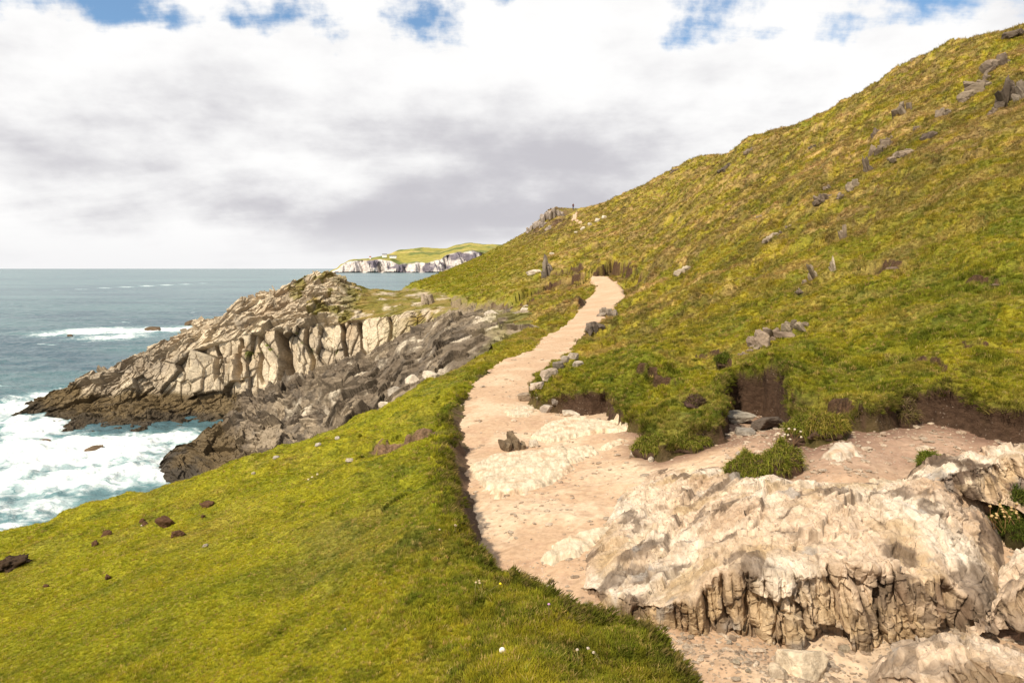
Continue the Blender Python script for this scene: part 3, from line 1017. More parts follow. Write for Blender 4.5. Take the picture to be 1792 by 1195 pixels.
rc = mixc(rc, np.array([.045, .036, .026], np.float32), sstep(P[..., 2] + .5 * f2(.5, 29), -16.9, -17.6) * .8)
rc = mixc(rc, np.array([.06, .05, .04], np.float32), np.exp(-(e1 / .035) ** 2) * .45)
nq = normals(Q)
gm = np.clip(gm0 * 1.3, 0, 1) * sstep(f2(.35, 33) + .35 * nq[..., 2], -.22, .28)
gm = np.maximum(gm, sstep(P[..., 0] / P[..., 1], -.37, -.30) * top * sstep(f2(.3, 36), .15, .45) * .9)
gcol = mixc(np.broadcast_to(np.array([.150, .130, .022], np.float32), P.shape), np.array([.22, .16, .045], np.float32), sstep(f2(.5, 38), -.2, .6))
rc = mixc(rc, gcol, gm)
# small green plants in the joints of the face
pl = facew * (e1 < .045) * sstep(f2(.5, 41), .25, .5) * (P[..., 2] > -11.5) * right_w
rc = mixc(rc, np.array([.13, .15, .02], np.float32), np.clip(pl, 0, 1))

M_rock, k, out = material('sea_cliff_rock')
geo = k.new('ShaderNodeNewGeometry')
pos = geo.outputs['Position']
tn = k.attr('tint')
q1 = k.noise(k.vmath('MULTIPLY', pos, (1, 1, 2.2)), 1.6, 7, .68)
q2 = k.noise(pos, 6, 6, .7)
cc = k.mix(1.0, tn, k.mix(k.ramp(q1, .28, .72), (.76, .74, .72), (1.20, 1.19, 1.18)), 'MULTIPLY')
cc = k.mix(1.0, cc, k.mix(k.ramp(q2, .3, .7), (.74, .73, .72), (1.20, 1.2, 1.2)), 'MULTIPLY')
nb = k.bump(k.math('ADD', q1, k.math('MULTIPLY', q2, .6)), .7, .10)
principled(k, out, cc, .9, nb, .2)
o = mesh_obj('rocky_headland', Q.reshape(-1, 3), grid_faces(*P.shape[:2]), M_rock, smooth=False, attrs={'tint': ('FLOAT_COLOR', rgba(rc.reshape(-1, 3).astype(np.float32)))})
o['kind'] = 'structure'

# dark upturned strata of the cove
SHORE = [(245, [(870, 54), (858, 56.6), (855, 58), (850, 59), (848, 60), (850, 62)]),
         (262, [(868, 53), (848, 57), (836, 58.5), (830, 59.5), (834, 60.5), (845, 63)]),
         (300, [(865, 51), (845, 56), (806, 60), (792, 63), (790, 64), (812, 66)]),
         (370, [(870, 48), (832, 56), (776, 62), (760, 66), (752, 69), (756, 74)]),
         (450, [(850, 46), (805, 55), (745, 63), (717, 70), (700, 77), (700, 83)]),
         (560, [(820, 42), (782, 51), (720, 60), (690, 69), (672, 77), (668, 84)]),
         (650, [(775, 36), (735, 44), (680, 57), (650, 67), (634, 76), (632, 84)]),
         (730, [(724, 28), (690, 35), (640, 50), (610, 63), (592, 74), (588, 82)]),
         (800, [(680, 22), (650, 27.5), (605, 42), (580, 57), (560, 70), (555, 80)]),
         (870, [(645, 24), (612, 30), (580, 41), (562, 53), (551, 64), (545, 75)]),
         (930, [(606, 30), (577, 36), (562, 43), (553, 50), (545, 57), (540, 65)]),
         (985, [(585, 36), (562, 42), (552, 46), (545, 50), (540, 55), (538, 60)])]
P = sheet(SHORE, 1150, [60, 150, 130, 110, 40])
n = normals(P)
strike = (.69, -.72, .05)
SX_ = axes(strike, (.66, .62, -.42), (.30, .30, .90))
Pw = P + .35 * np.stack([fbm3(P.reshape(-1, 3) * .3, 3, s).reshape(P.shape[:2]) for s in (51, 52, 53)], -1)
c1, q1r, d1 = blocks(Pw, n, SX_, (6.5, 1.7, 6.0), .75, .9, 31)
c2, q2r, d2 = blocks(Pw, n, SX_, (3.6, .46, 3.0), .42, .45, 32)
c3, q3r, d3 = blocks(P, n, SX_, (.8, .22, .9), .13, .18, 33)
wst = P.reshape(-1, 3) @ SX_[1] + 1.2 * fbm3(P.reshape(-1, 3) * .12, 3, 55)
ledge = ((wst / 3.3) % 1.0).reshape(P.shape[:2])
ledge = (np.minimum(ledge * 1.2, (1 - ledge) * 8) - .5) * 2.9
aa = P[..., 0] / P[..., 1]
fade = np.clip(1 - .45 * sstep(aa, -.25, -.10) - .25 * sstep(aa, -.05, .04), 0, 1)
lowr = sstep(P[..., 2], -15.2, -16.8)
tipw = sstep(aa, -.38, -.50)
D = (ledge * (1 - .6 * lowr) + c1 * .8 + c2 + c3) * fade * (1 - .6 * np.maximum(tipw, lowr))
dirn = np.array([-.25, -.35, .85])
Q = P + dirn * D[..., None]
f2 = lambda s, sd_, o=4: fbm3(P.reshape(-1, 3) * s, o, sd_).reshape(P.shape[:2])
rc = mixc(np.broadcast_to(np.array([.135, .105, .074], np.float32), P.shape), np.array([.265, .212, .148], np.float32), sstep(q1r[..., 3] + .5 * f2(.3, 61), .3, 1.0))
rc = mixc(rc, np.array([.10, .082, .064], np.float32), sstep(f2(.45, 63) + .7 * (q2r[..., 3] - .5), 0, .6) * .8)
rc = mixc(rc, np.array([.46, .40, .31], np.float32), np.clip(sstep(q2r[..., 2] + .35 * f2(.5, 65), .92, 1.12), 0, 1) * sstep(P[..., 2], -15.5, -13))
rc = mixc(rc, np.array([.10, .070, .032], np.float32), sstep(P[..., 2] + .6 * f2(.4, 67), -15.0, -16.2) * .85)
rc = mixc(rc, np.array([.035, .030, .024], np.float32), sstep(P[..., 2] + .5 * f2(.4, 69), -16.8, -17.5) * .8)
nq = normals(Q)
gm = sstep(aa, -.06, .03) * sstep(f2(.3, 71) + .25, 0, .4) * sstep(n[..., 2], .3, .6) * .9
rc = mixc(rc, np.array([.15, .14, .025], np.float32), gm)
o = mesh_obj('rocky_shore', Q.reshape(-1, 3), grid_faces(*P.shape[:2]), M_rock, smooth=False, attrs={'tint': ('FLOAT_COLOR', rgba(rc.reshape(-1, 3).astype(np.float32)))})
o['kind'] = 'structure'

# far headland across the bay
B = 2950.0
FARH = [(575, [(480, B), (477.2, B + 60), (476.6, B + 90), (476.4, B + 140), (477, B + 300), (480, B + 900)]),
        (588, [(481, B), (476.5, B + 5), (472, B + 60), (470, B + 150), (472, B + 400), (480, B + 1000)]),
        (598, [(481, B), (476.5, B + 5), (464, B + 50), (461, B + 150), (464, B + 500), (480, B + 1200)]),
        (612, [(481, B), (476.5, B + 5), (457, B + 50), (454.5, B + 150), (460, B + 600), (480, B + 1400)]),
        (640, [(481, B), (476.5, B + 5), (455, B + 50), (452.5, B + 170), (458, B + 700), (480, B + 1500)]),
        (665, [(481, B), (476.5, B + 5), (454, B + 60), (449, B + 250), (455, B + 900), (480, B + 1700)]),
        (682, [(481, B), (476.5, B + 5), (457, B + 60), (443.5, B + 420), (450, B + 1000), (480, B + 1800)]),
        (700, [(481, B), (476.5, B + 5), (463.5, B + 50), (437, B + 600), (446, B + 1100), (480, B + 2000)]),
        (740, [(481, B), (476.5, B + 5), (459.5, B + 50), (432.5, B + 700), (442, B + 1300), (480, B + 2200)]),
        (770, [(481, B), (476.5, B + 5), (455, B + 60), (435, B + 750), (442, B + 1300), (480, B + 2200)]),
        (782, [(481, B), (476.5, B + 5), (446, B + 80), (434.5, B + 700), (442, B + 1300), (480, B + 2200)]),
        (800, [(481, B), (476.5, B + 5), (441, B + 90), (429, B + 700), (438, B + 1400), (480, B + 2300)]),
        (825, [(481, B), (476.5, B + 5), (439, B + 90), (425, B + 700), (436, B + 1400), (480, B + 2300)]),
        (850, [(481, B), (476.5, B + 5), (442, B + 90), (427, B + 700), (436, B + 1400), (480, B + 2300)]),
        (900, [(481, B), (476.5, B + 5), (445, B + 90), (429, B + 700), (438, B + 1400), (480, B + 2300)]),
        (1000, [(481, B), (476.5, B + 5), (450, B + 90), (440, B + 700), (448, B + 1400), (480, B + 2300)])]
P = sheet(FARH, 620, [6, 70, 60, 20, 10])
n = normals(P)
xx, yy, zz = P[..., 0], P[..., 1], P[..., 2]
but = fbm2(xx * .016, zz * .006, 5, 301, .6)
rib = 1 - np.abs(fbm2(xx * .011 + .004 * zz, zz * .003, 4, 305, .55)) * 1.6
rw = np.arange(P.shape[0])[:, None] * np.ones((1, P.shape[1]))
cl_ = sstep(rw, 4, 10) * sstep(rw, 84, 66)
Q = P.copy()
Q[..., 1] -= cl_ * (rib * 55 + but * 22)
Q[..., 0] += cl_ * rib * 16
Q[..., 2] += (1 - cl_) * sstep(rw, 70, 100) * fbm2(xx * .008, yy * .006, 4, 311) * 5
f2 = lambda s, sd_, o=4: fbm3(P.reshape(-1, 3) * s, o, sd_).reshape(P.shape[:2])
rc = mixc(np.broadcast_to(np.array([.52, .47, .43], np.float32), P.shape), np.array([.15, .13, .15], np.float32), sstep(f2(.016, 321) + .45 * but, -.12, .30))
gcol = mixc(np.broadcast_to(np.array([.27, .24, .055], np.float32), P.shape), np.array([.13, .15, .04], np.float32), sstep(fbm2(xx * .008, yy * .004, 4, 331), -.2, .3))
gcol = mixc(gcol, np.array([.42, .33, .11], np.float32), sstep(fbm2(xx * .005 + 4, yy * .009, 3, 341), .15, .5) * .8)
rc = mixc(rc, gcol, sstep(rw + 6 * fbm2(xx * .02, zz * .02, 3, 345), 70, 79))
M_far, k, out = material('far_cliff')
geo = k.new('ShaderNodeNewGeometry')
pos = geo.outputs['Position']
tn = k.attr('tint')
q1 = k.noise(pos, .05, 5, .65)
cc = k.mix(1.0, tn, k.mix(k.ramp(q1, .3, .7), (.75, .75, .77), (1.2, 1.2, 1.2)), 'MULTIPLY')
principled(k, out, cc, .95, None, .1)
o = mesh_obj('far_headland', Q.reshape(-1, 3), grid_faces(*P.shape[:2]), M_far, smooth=True, attrs={'tint': ('FLOAT_COLOR', rgba(rc.reshape(-1, 3).astype(np.float32)))})
o['kind'] = 'structure'

# ------------------------------------------------------------------ foreground bedrock
def bed_material(name, bs, dark):
    m_, k, out = material(name)
    geo = k.new('ShaderNodeNewGeometry')
    pos = geo.outputs['Position']
    tn = k.attr('tint')
    rot = k.new('ShaderNodeMapping')
    k.l.new(pos, rot.inputs[0])
    rot.inputs['Rotation'].default_value = (0, 0, math.radians(33))
    rot.inputs['Scale'].default_value = (1.0, .22, .35)
    fl = k.noise(rot.outputs[0], 22, 7, .68, .4)
    q1 = k.noise(pos, 9, 7, .7)
    q2 = k.noise(pos, 45, 5, .7)
    cc = k.mix(1.0, tn, k.mix(k.ramp(fl, .3, .7), (.70, .66, .61), (1.22, 1.22, 1.22)), 'MULTIPLY')
    cc = k.mix(1.0, cc, k.mix(k.ramp(q1, .3, .72), (.80, .78, .75), (1.15, 1.15, 1.15)), 'MULTIPLY')
    cc = k.mix(k.math('MULTIPLY', k.ramp(k.math('ADD', q2, k.math('MULTIPLY', k.math('SUBTRACT', q1, .5), .8)), .60, .72), dark), cc, (.14, .10, .075))
    nb = k.bump(fl, .5 * bs, .02)
    nb = k.bump(k.math('ADD', q1, k.math('MULTIPLY', q2, .5)), .8 * bs, .022, nb)
    principled(k, out, cc, .88, nb, .2)
    return m_


M_bed = bed_material('pale_bedrock', 1.0, .75)
M_slab = bed_material('trodden_slab', .45, .35)

BS = axes((.55, .83, .06), (.83, -.55, .12), (-.1, .05, 1))


def bedrock(name, st, nu, rows, seed, a1=.07, front=3, stain=.7):
    P = sheet(st, nu, rows, True, 40)
    Pf0 = P.reshape(-1, 3)
    nv = P.shape[0]
    rr = np.arange(nv)[:, None] * np.ones((1, nu))
    fw = sstep(rr, rows[0] * 1.12, rows[0] * .72)               # the front, fading out over the lip
    lipw = np.exp(-((rr - rows[0]) / (rows[0] * .45)) ** 2)
    # ragged plan of the lip
    jag = fbm2(P[..., 0] * 2.6, P[..., 0] * 0 + seed, 5, seed, .6) * .075
    P[..., 1] += jag * np.maximum(fw * .55, lipw)
    n = normals(P)
    Pf = P.reshape(-1, 3)
    wv = lambda sc_, am: P + am * np.stack([fbm3(Pf * sc_, 3, s + seed).reshape(P.shape[:2]) for s in (1, 2, 3)], -1)
    Pw = wv(2.2, .07)
    CX = axes((1, 0, .10), (0, 1, 0), (-.06, 0, 1))
    v1, rv1, dv1 = blocks(Pw, n, CX, (.17, .9, 1.4), 1, .5, seed + 4)
    v2, rv2, dv2 = blocks(wv(4, .03), n, CX, (.06, .4, .55), 1, .8, seed + 5)
    TB = axes((.8, .6, .2), (-.5, .8, .2), (-.2, -.1, 1))
    g1, h1, e1_ = blocks(Pw, n, BS, (.85, .30, .34), .014, .060, seed + 31)
    g2, h2, e2_ = blocks(wv(4, .03), n, BS, (.30, .085, .12), .008, .027, seed + 32)
    g3, h3, e3_ = blocks(wv(9, .01), n, TB, (.08, .03, .04), .004, .013, seed + 33)
    f2 = lambda s, sd_, o=4: fbm3(Pf * s, o, sd_).reshape(P.shape[:2])
    S = (Pw @ BS.T)                                             # along the strike, across it, up
    rid = 1 - np.abs(fbm2(S[..., 1] * 3.4, S[..., 0] * .8, 4, seed + 41, .45)) * 1.5
    rid2 = 1 - np.abs(fbm2(P[..., 0] * 2.0 + .6 * P[..., 1], P[..., 1] * 4.2, 4, seed + 43, .45)) * 1.6
    up = f2(1.3, seed + 7, 5)
    fine = f2(10, seed + 9, 4)
    Dn = (g1 + g2 + g3) * (1 - .35 * lipw) + .004 * fine
    Dz = .022 * (rid - .5) + .024 * (rid2 - .5) + .020 * up
    slot = .055 * np.exp(-(dv1 / .10) ** 2) * sstep(rv1[..., 2], .2, .6) + .022 * np.exp(-(dv2 / .10) ** 2)
    Dy = .042 * v1 + .016 * v2 - slot
    r = np.arange(nv) / (nv - 1)
    c = np.arange(nu) / (nu - 1)
    ed = (sstep(r, 0, .03) * sstep(1 - r, 0, .16))[:, None] * (sstep(c, 0, .10) * sstep(1 - c, 0, .08))[None]
    Q = P + n * (Dn * ed)[..., None]
    Q[..., 2] += Dz * (1 - fw) * ed - (1 - ed) * .06 * (1 - fw)
    Q[..., 1] -= Dy * fw
    Q[..., 0] -= Dy * fw * .25
    rc = mixc(np.broadcast_to(np.array([.56, .435, .320], np.float32), P.shape), np.array([.63, .54, .435], np.float32), sstep(f2(1.6, seed + 11), -.3, .5))
    rc = mixc(rc, np.array([.40, .285, .155], np.float32), sstep(f2(2.2, seed + 13) + .55 * fw, .0, .8) * .8)
    rc = mixc(rc, np.array([.42, .29, .19], np.float32), sstep(f2(.9, seed + 14) - .35 * fw, .1, .6) * .7)
    brk = sstep(rid2, .35, -.1) * .5 + (h2[..., 1] > .70) * .4 + np.exp(-(e1_ / .06) ** 2) * .45
    crust = sstep(f2(2.6, seed + 15, 5) + .28 * fw + .62 * brk, .26, .74) * min(1, stain * 1.15)
    rc = mixc(rc, np.array([.125, .088, .062], np.float32), crust)
    lich = sstep(f2(3.4, seed + 17, 4) + .2 * fw, .45, .8)
    rc = mixc(rc, np.array([.28, .255, .23], np.float32), lich * .75)
    rc = mixc(rc, np.array([.20, .125, .08], np.float32), (np.exp(-(dv1 / .07) ** 2) * fw * .5))
    o = mesh_obj(name, Q.reshape(-1, 3), grid_faces(*P.shape[:2]), M_bed, smooth=True, attrs={'tint': ('FLOAT_COLOR', rgba(rc.reshape(-1, 3).astype(np.float32)))})
    return o


OUT1 = [(1015, [(1082, -2.30), (1022, -2.12), (1000, -2.13), (960, -2.15), (930, -2.2)]),
        (1035, [(1093, -2.26), (1025, -2.06), (1000, -2.06), (955, -2.09), (925, -2.17)]),
        (1100, [(1117, -2.20), (1050, -2.0), (960, -2.03), (880, -2.10), (832, -2.19)]),
        (1150, [(1126, -2.16), (1056, -1.94), (950, -1.98), (860, -2.05), (803, -2.14)]),
        (1200, [(1132, -2.14), (1050, -1.86), (930, -1.90), (850, -1.98), (797, -2.09)]),
        (1260, [(1136, -2.12), (1020, -1.75), (915, -1.76), (850, -1.86), (797, -1.98)]),
        (1300, [(1138, -2.11), (1005, -1.69), (910, -1.69), (850, -1.76), (802, -1.88)]),
        (1400, [(1141, -2.11), (1000, -1.67), (900, -1.61), (860, -1.63), (832, -1.70)]),
        (1480, [(1141, -2.10), (985, -1.625), (890, -1.58), (858, -1.59), (830, -1.66)]),
        (1560, [(1136, -2.09), (1000, -1.66), (890, -1.56), (858, -1.56), (832, -1.64)]),
        (1640, [(1130, -2.07), (1010, -1.68), (900, -1.57), (850, -1.55), (828, -1.62)]),
        (1700, [(1130, -2.06), (1048, -1.78), (930, -1.68), (870, -1.63), (845, -1.66)]),
        (1738, [(1132, -2.07), (1070, -1.86), (970, -1.79), (900, -1.74), (860, -1.73)]),
        (1765, [(1130, -2.09), (1080, -1.93), (980, -1.9), (910, -1.86), (880, -1.82)])]
o = bedrock('bedrock_outcrop', OUT1, 900, [170, 130, 130, 110], 401)
tag(o, 'large pale cream bedrock outcrop with a fluted brown stained front above the gravel', 'rock outcrop')
OUT2 = [(1570, [(872, -1.69), (860, -1.67), (845, -1.65), (835, -1.67)]),
        (1595, [(870, -1.63), (846, -1.58), (828, -1.55), (815, -1.63)]),
        (1640, [(870, -1.62), (838, -1.50), (812, -1.46), (798, -1.57)]),
        (1700, [(874, -1.60), (822, -1.42), (800, -1.39), (785, -1.53)]),
        (1750, [(886, -1.62), (808, -1.38), (790, -1.35), (772, -1.51)]),
        (1800, [(900, -1.64), (795, -1.34), (780, -1.31), (762, -1.48)]),
        (1870, [(910, -1.65), (800, -1.35), (785, -1.33), (765, -1.53)]),
        (1920, [(915, -1.73), (880, -1.67), (860, -1.65), (840, -1.68)])]
o = bedrock('bedrock_outcrop', OUT2, 420, [130, 80, 60], 441, stain=.95)
tag(o, 'low white rock ledge streaked with black below the earth bank at the right', 'rock outcrop')
OUT3 = [(1520, [(1215, -1.97), (1195, -1.96), (1180, -1.96), (1150, -1.97)]),
        (1545, [(1240, -1.95), (1180, -1.84), (1150, -1.84), (1128, -1.95)]),
        (1600, [(1290, -1.95), (1170, -1.75), (1135, -1.76), (1106, -1.93)]),
        (1660, [(1310, -1.95), (1160, -1.70), (1122, -1.71), (1092, -1.9)]),
        (1720, [(1330, -1.95), (1172, -1.71), (1135, -1.74), (1103, -1.9)]),
        (1800, [(1350, -1.95), (1195, -1.71), (1155, -1.76), (1125, -1.9)]),
        (1900, [(1370, -1.95), (1250, -1.78), (1200, -1.8), (1160, -1.92)]),
        (1960, [(1380, -1.97), (1350, -1.95), (1300, -1.95), (1220, -1.97)])]
o = bedrock('bedrock_outcrop', OUT3, 420, [120, 80, 60], 471, stain=.5)
tag(o, 'rounded pale rock hump with a jagged left rim in the bottom right corner', 'rock outcrop')
OUT4 = [(1690, [(1102, -1.93), (1095, -1.92), (1085, -1.92), (1075, -1.93)]),
        (1725, [(1104, -1.91), (1078, -1.85), (1065, -1.85), (1050, -1.9)]),
        (1760, [(1106, -1.9), (1040, -1.73), (1000, -1.72), (980, -1.82)]),
        (1800, [(1108, -1.89), (1025, -1.67), (968, -1.64), (945, -1.75)]),
        (1880, [(1110, -1.89), (1020, -1.66), (965, -1.62), (945, -1.75)]),
        (1950, [(1112, -1.95), (1090, -1.92), (1070, -1.9), (1040, -1.92)])]
o = bedrock('bedrock_outcrop', OUT4, 300, [110, 80, 40], 491, stain=.6)
tag(o, 'smooth buff rock shelf rising at the right edge beside the dark earth gully', 'rock outcrop')

# ------------------------------------------------------------------ loose stones, crags, clods
import bmesh


def ico(sub):
    bm = bmesh.new()
    bmesh.ops.create_icosphere(bm, subdivisions=sub, radius=1.0)
    v = np.array([x.co[:] for x in bm.verts], np.float32)
    f = np.array([[y.index for y in x.verts] for x in bm.faces], np.int32)
    bm.free()
    return v, f


ICO = {i: ico(i) for i in (1, 2, 3, 4, 5)}
M_stone, k, out = material('loose_stone')
tcx = k.new('ShaderNodeTexCoord')
geo = k.new('ShaderNodeNewGeometry')
pos = geo.outputs['Position']
sc_ = k.attr('grain', 'Fac')
ps = k.vmath('SCALE', pos, s=sc_)
tn = k.attr('tint')
q1 = k.noise(ps, 1.2, 7, .68)
q2 = k.noise(ps, 5.0, 5, .7)
cc = k.mix(1.0, tn, k.mix(k.ramp(q1, .28, .72), (.60, .57, .55), (1.3, 1.3, 1.28)), 'MULTIPLY')
cc = k.mix(k.math('MULTIPLY', k.ramp(q2, .58, .70), .6), cc, k.mix(.45, tn, (.05, .042, .036)))
nb = k.bump(k.math('ADD', q1, k.math('MULTIPLY', q2, .5)), .9, .04)
principled(k, out, cc, .9, nb, .2)


def poly_rock(r, size, planes=14, sub=4, rough=.05, boxy=.5):
    """convex broken stone: a ball cut by random planes, in real size, centred"""
    v, f = ICO[sub]
    nrm = r.normal(size=(planes, 3))
    nrm /= np.linalg.norm(nrm, axis=1)[:, None]
    h = r.uniform(.62, .95, planes)
    box = np.array([[1, 0, 0], [-1, 0, 0], [0, 1, 0], [0, -1, 0], [0, 0, 1], [0, 0, -1]], float) + r.normal(size=(6, 3)) * .12
    box /= np.linalg.norm(box, axis=1)[:, None]
    nrm = np.concatenate([nrm, box])
    h = np.concatenate([h, np.full(6, 1.0 - .4 * boxy) * r.uniform(.9, 1.1, 6)])
    dots = v @ nrm.T
    rad = np.where(dots > .05, h / np.maximum(dots, .05), 9).min(1)
    p = v * rad[:, None]
    p = p * (1 + rough * fbm3(v * 2.6 + r.uniform(0, 50), 4, 3))[:, None]
    p = p * np.array(size) * .5 / .85
    return p, f


def rotz(p, a):
    c, s = math.cos(a), math.sin(a)
    return np.stack([p[:, 0] * c - p[:, 1] * s, p[:, 0] * s + p[:, 1] * c, p[:, 2]], 1)


def roty(p, a):
    c, s = math.cos(a), math.sin(a)
    return np.stack([p[:, 0] * c + p[:, 2] * s, p[:, 1], -p[:, 0] * s + p[:, 2] * c], 1)


def rotx(p, a):
    c, s = math.cos(a), math.sin(a)
    return np.stack([p[:, 0], p[:, 1] * c - p[:, 2] * s, p[:, 1] * s + p[:, 2] * c], 1)


PALE = (.50, .43, .34)
GREY = (.34, .295, .24)
BROWN = (.235, .185, .135)
DARK = (.115, .095, .078)
BUFF = (.42, .345, .25)


def tinted(p, col, r, var=.25, base=None):
    n1 = fbm3(p * (2.2 / (np.ptp(p) + 1e-6)) * 2 + r.uniform(0, 99), 4, 9)
    c = np.array(col) * (1 + var * n1[:, None])
    if base is not None:
        lo = sstep(n1 + .6 * (base - p[:, 2]) / (np.ptp(p[:, 2]) + 1e-6), .1, .6)
        c = c + (np.array(DARK) - c) * (lo * .0)[:, None]
    return np.clip(c, .01, .9)


def place_mesh(name, p, f, loc, col, r, label, cat, group=None, mat=None, smooth=False, var=.25):
    g = np.full(len(p), 1.6 / max(np.ptp(p[:, 0]), np.ptp(p[:, 2]), .02), np.float32)
    c = tinted(p, col, r, var) if not isinstance(col, np.ndarray) else col
    o = mesh_obj(name, p, f, mat or M_stone, smooth=smooth, attrs={'tint': ('FLOAT_COLOR', rgba(c.astype(np.float32))), 'grain': ('FLOAT', g)})
    o.location = loc
    return tag(o, label, cat, group)


SEEDN = [100]


def nextr():
    SEEDN[0] += 1
    return np.random.default_rng(SEEDN[0])


def boulder(px, py, w, h, col, label, name='boulder', cat='boulder', dr=.8, sink=.22, tilt=.15, y0=1.5, y1=300, at=None, group=None, boxy=.5, yaw=None):
    r = nextr()
    P0 = on_ground(px, py, y0, y1) if at is None else np.array(at, float)
    s = P0[1] / F
    sub = 5 if w > 45 else 4 if w > 14 else 3
    size = (w * s, w * s * dr, h * s / (1 - sink))
    p, f = poly_rock(r, size, sub=sub, boxy=boxy)
    p = rotz(roty(rotx(p, r.normal() * tilt), r.normal() * tilt), r.normal() * .3 if yaw is None else yaw)
    p[:, 2] -= p[:, 2].min() + sink * np.ptp(p[:, 2])
    return place_mesh(name, p, f, P0 + np.array([0, size[1] * .3, 0]), col, r, label, cat, group)


def crag(px, py, w, h, col, label, k_=7, lean=.25, name='rock_crag', cat='crag', group=None, y0=1.5, y1=300, at=None, thin=.34, spread=1.0):
    """upturned strata breaking through the turf: blades of one outcrop, joined"""
    r = nextr()
    P0 = on_ground(px, py, y0, y1) if at is None else np.array(at, float)
    s = P0[1] / F
    V, Fc, n0 = [], [], 0
    for i in range(k_):
        q = (i + .5) / k_ - .5
        hh = h * s * r.uniform(.35, 1.1) * (1.05 - 1.0 * abs(q) ** 1.3)
        ww = w * s * thin * r.uniform(.6, 1.2) * max(1.0, 5 / k_)
        p, f = poly_rock(r, (ww, w * s * .45 * r.uniform(.6, 1.2), hh * 1.75), planes=9, sub=4 if w > 26 else 3, boxy=.45, rough=.10)
        p = rotx(roty(p, -lean * r.uniform(.4, 1.5)), r.normal() * .15)
        p = rotz(p, .5 + r.normal() * .3)
        p[:, 0] += q * w * s * .8 * spread
        p[:, 1] += r.normal() * w * s * .14 + q * w * s * .15
        gz = float(ground_z(P0[0] + q * w * s * .8, P0[1])[0]) - P0[2] if at is None else 0.0
        p[:, 2] += hh * .18 + np.clip(gz, -h * s, h * s) * .7
        V.append(p)
        Fc.append(f + n0)
        n0 += len(p)
    p = np.concatenate(V)
    return place_mesh(name, p, np.concatenate(Fc), P0, col, r, label, cat, group)


# stones of the path and its edges
crag(899, 785, 48, 26, (.17, .125, .08), 'dark brown jagged stone jutting out of the trodden path', 8, name='jagged_stone', cat='stone', thin=.28)
boulder(934, 783, 17, 14, PALE, 'small white angular stone touching the dark jagged path stone', 'stone', 'stone')
boulder(962, 664, 40, 20, (.40, .32, .245), 'blocky grey brown rock on the right edge of the path', 'edge_rock', 'rock', boxy=.9)
boulder(940, 682, 30, 11, (.46, .37, .29), 'flat buff rock under the blocky rock on the path edge', 'edge_rock', 'rock', boxy=.9)
boulder(921, 702, 38, 15, (.29, .22, .155), 'brown rock with a flat top where the path narrows', 'edge_rock', 'rock', boxy=.9, tilt=.06)
boulder(943, 702, 11, 10, PALE, 'upright white stone in front of the grass tongue by the path', 'stone', 'stone')
boulder(978, 646, 20, 13, (.20, .165, .13), 'dark grey stone just above the blocky path edge rock', 'edge_rock', 'rock')
boulder(990, 636, 18, 12, (.26, .215, .17), 'middle dark stone of the short row on the path edge', 'edge_rock', 'rock')
boulder(1002, 628, 20, 11, (.36, .30, .235), 'palest stone at the upper end of the short row on the path edge', 'edge_rock', 'rock')
boulder(1012, 642, 18, 9, (.42, .36, .29), 'weathered pale stone half sunk in grass above the path row', 'edge_rock', 'rock')
crag(1040, 578, 34, 17, (.125, .10, .08), 'dark lichened rock lump on the bend of the path', 8, .3, 'edge_rock', 'rock')
crag(1064, 553, 36, 15, (.22, .18, .14), 'ribbed brown rocks above the dark lump on the path bend', 8, .3, 'edge_rock', 'rock')
boulder(958, 722, 30, 13, (.40, .34, .28), 'grey stone lying against the left end of the first earth bank', 'stone', 'stone', tilt=.05)
boulder(1000, 728, 42, 9, PALE, 'long flat white stone at the foot of the first earth bank', 'stone', 'stone', boxy=.9, tilt=.03)
boulder(975, 712, 22, 9, (.31, .27, .23), 'dark grey stone on top of the grey one by the earth bank', 'stone', 'stone')
boulder(1297, 741, 58, 17, (.30, .265, .215), 'large tilted grey slate sticking out beneath the turf overhang', 'slate_slab', 'slate', dr=1.3, sink=.15, tilt=.05, boxy=.95)
boulder(1309, 762, 40, 11, (.27, .235, .195), 'small grey slate below the large slate under the overhang', 'slate_slab', 'slate', dr=1.3, sink=.2, tilt=.05, boxy=.95)
boulder(1350, 752, 60, 18, (.115, .088, .068), 'dark layered shale lump right of the slates under the overhang', 'shale_lump', 'rock', dr=.9, boxy=.8)
boulder(1139, 808, 12, 9, PALE, 'round white stone at the tip of the grass pocket', 'stone', 'stone')
boulder(1112, 800, 18, 9, (.5, .43, .35), 'pale stone left of the grass pocket tip', 'stone', 'stone')
boulder(1298, 797, 16, 6, (.40, .34, .28), 'small grey stone between the bedrock and the green tussock', 'stone', 'stone')
boulder(1415, 1185, 78, 40, (.58, .48, .35), 'smooth domed cream rock in the gravel at the bottom of the picture', 'domed_rock', 'rock', boxy=.2, sink=.4)
boulder(1365, 1188, 40, 16, (.50, .40, .29), 'low tan rock just left of the domed cream rock', 'domed_rock', 'rock', boxy=.3, sink=.4)
boulder(1770, 1120, 46, 16, (.33, .22, .16), 'reddish brown flat stone on the gravel at the right edge', 'stone', 'stone', boxy=.9, tilt=.1)
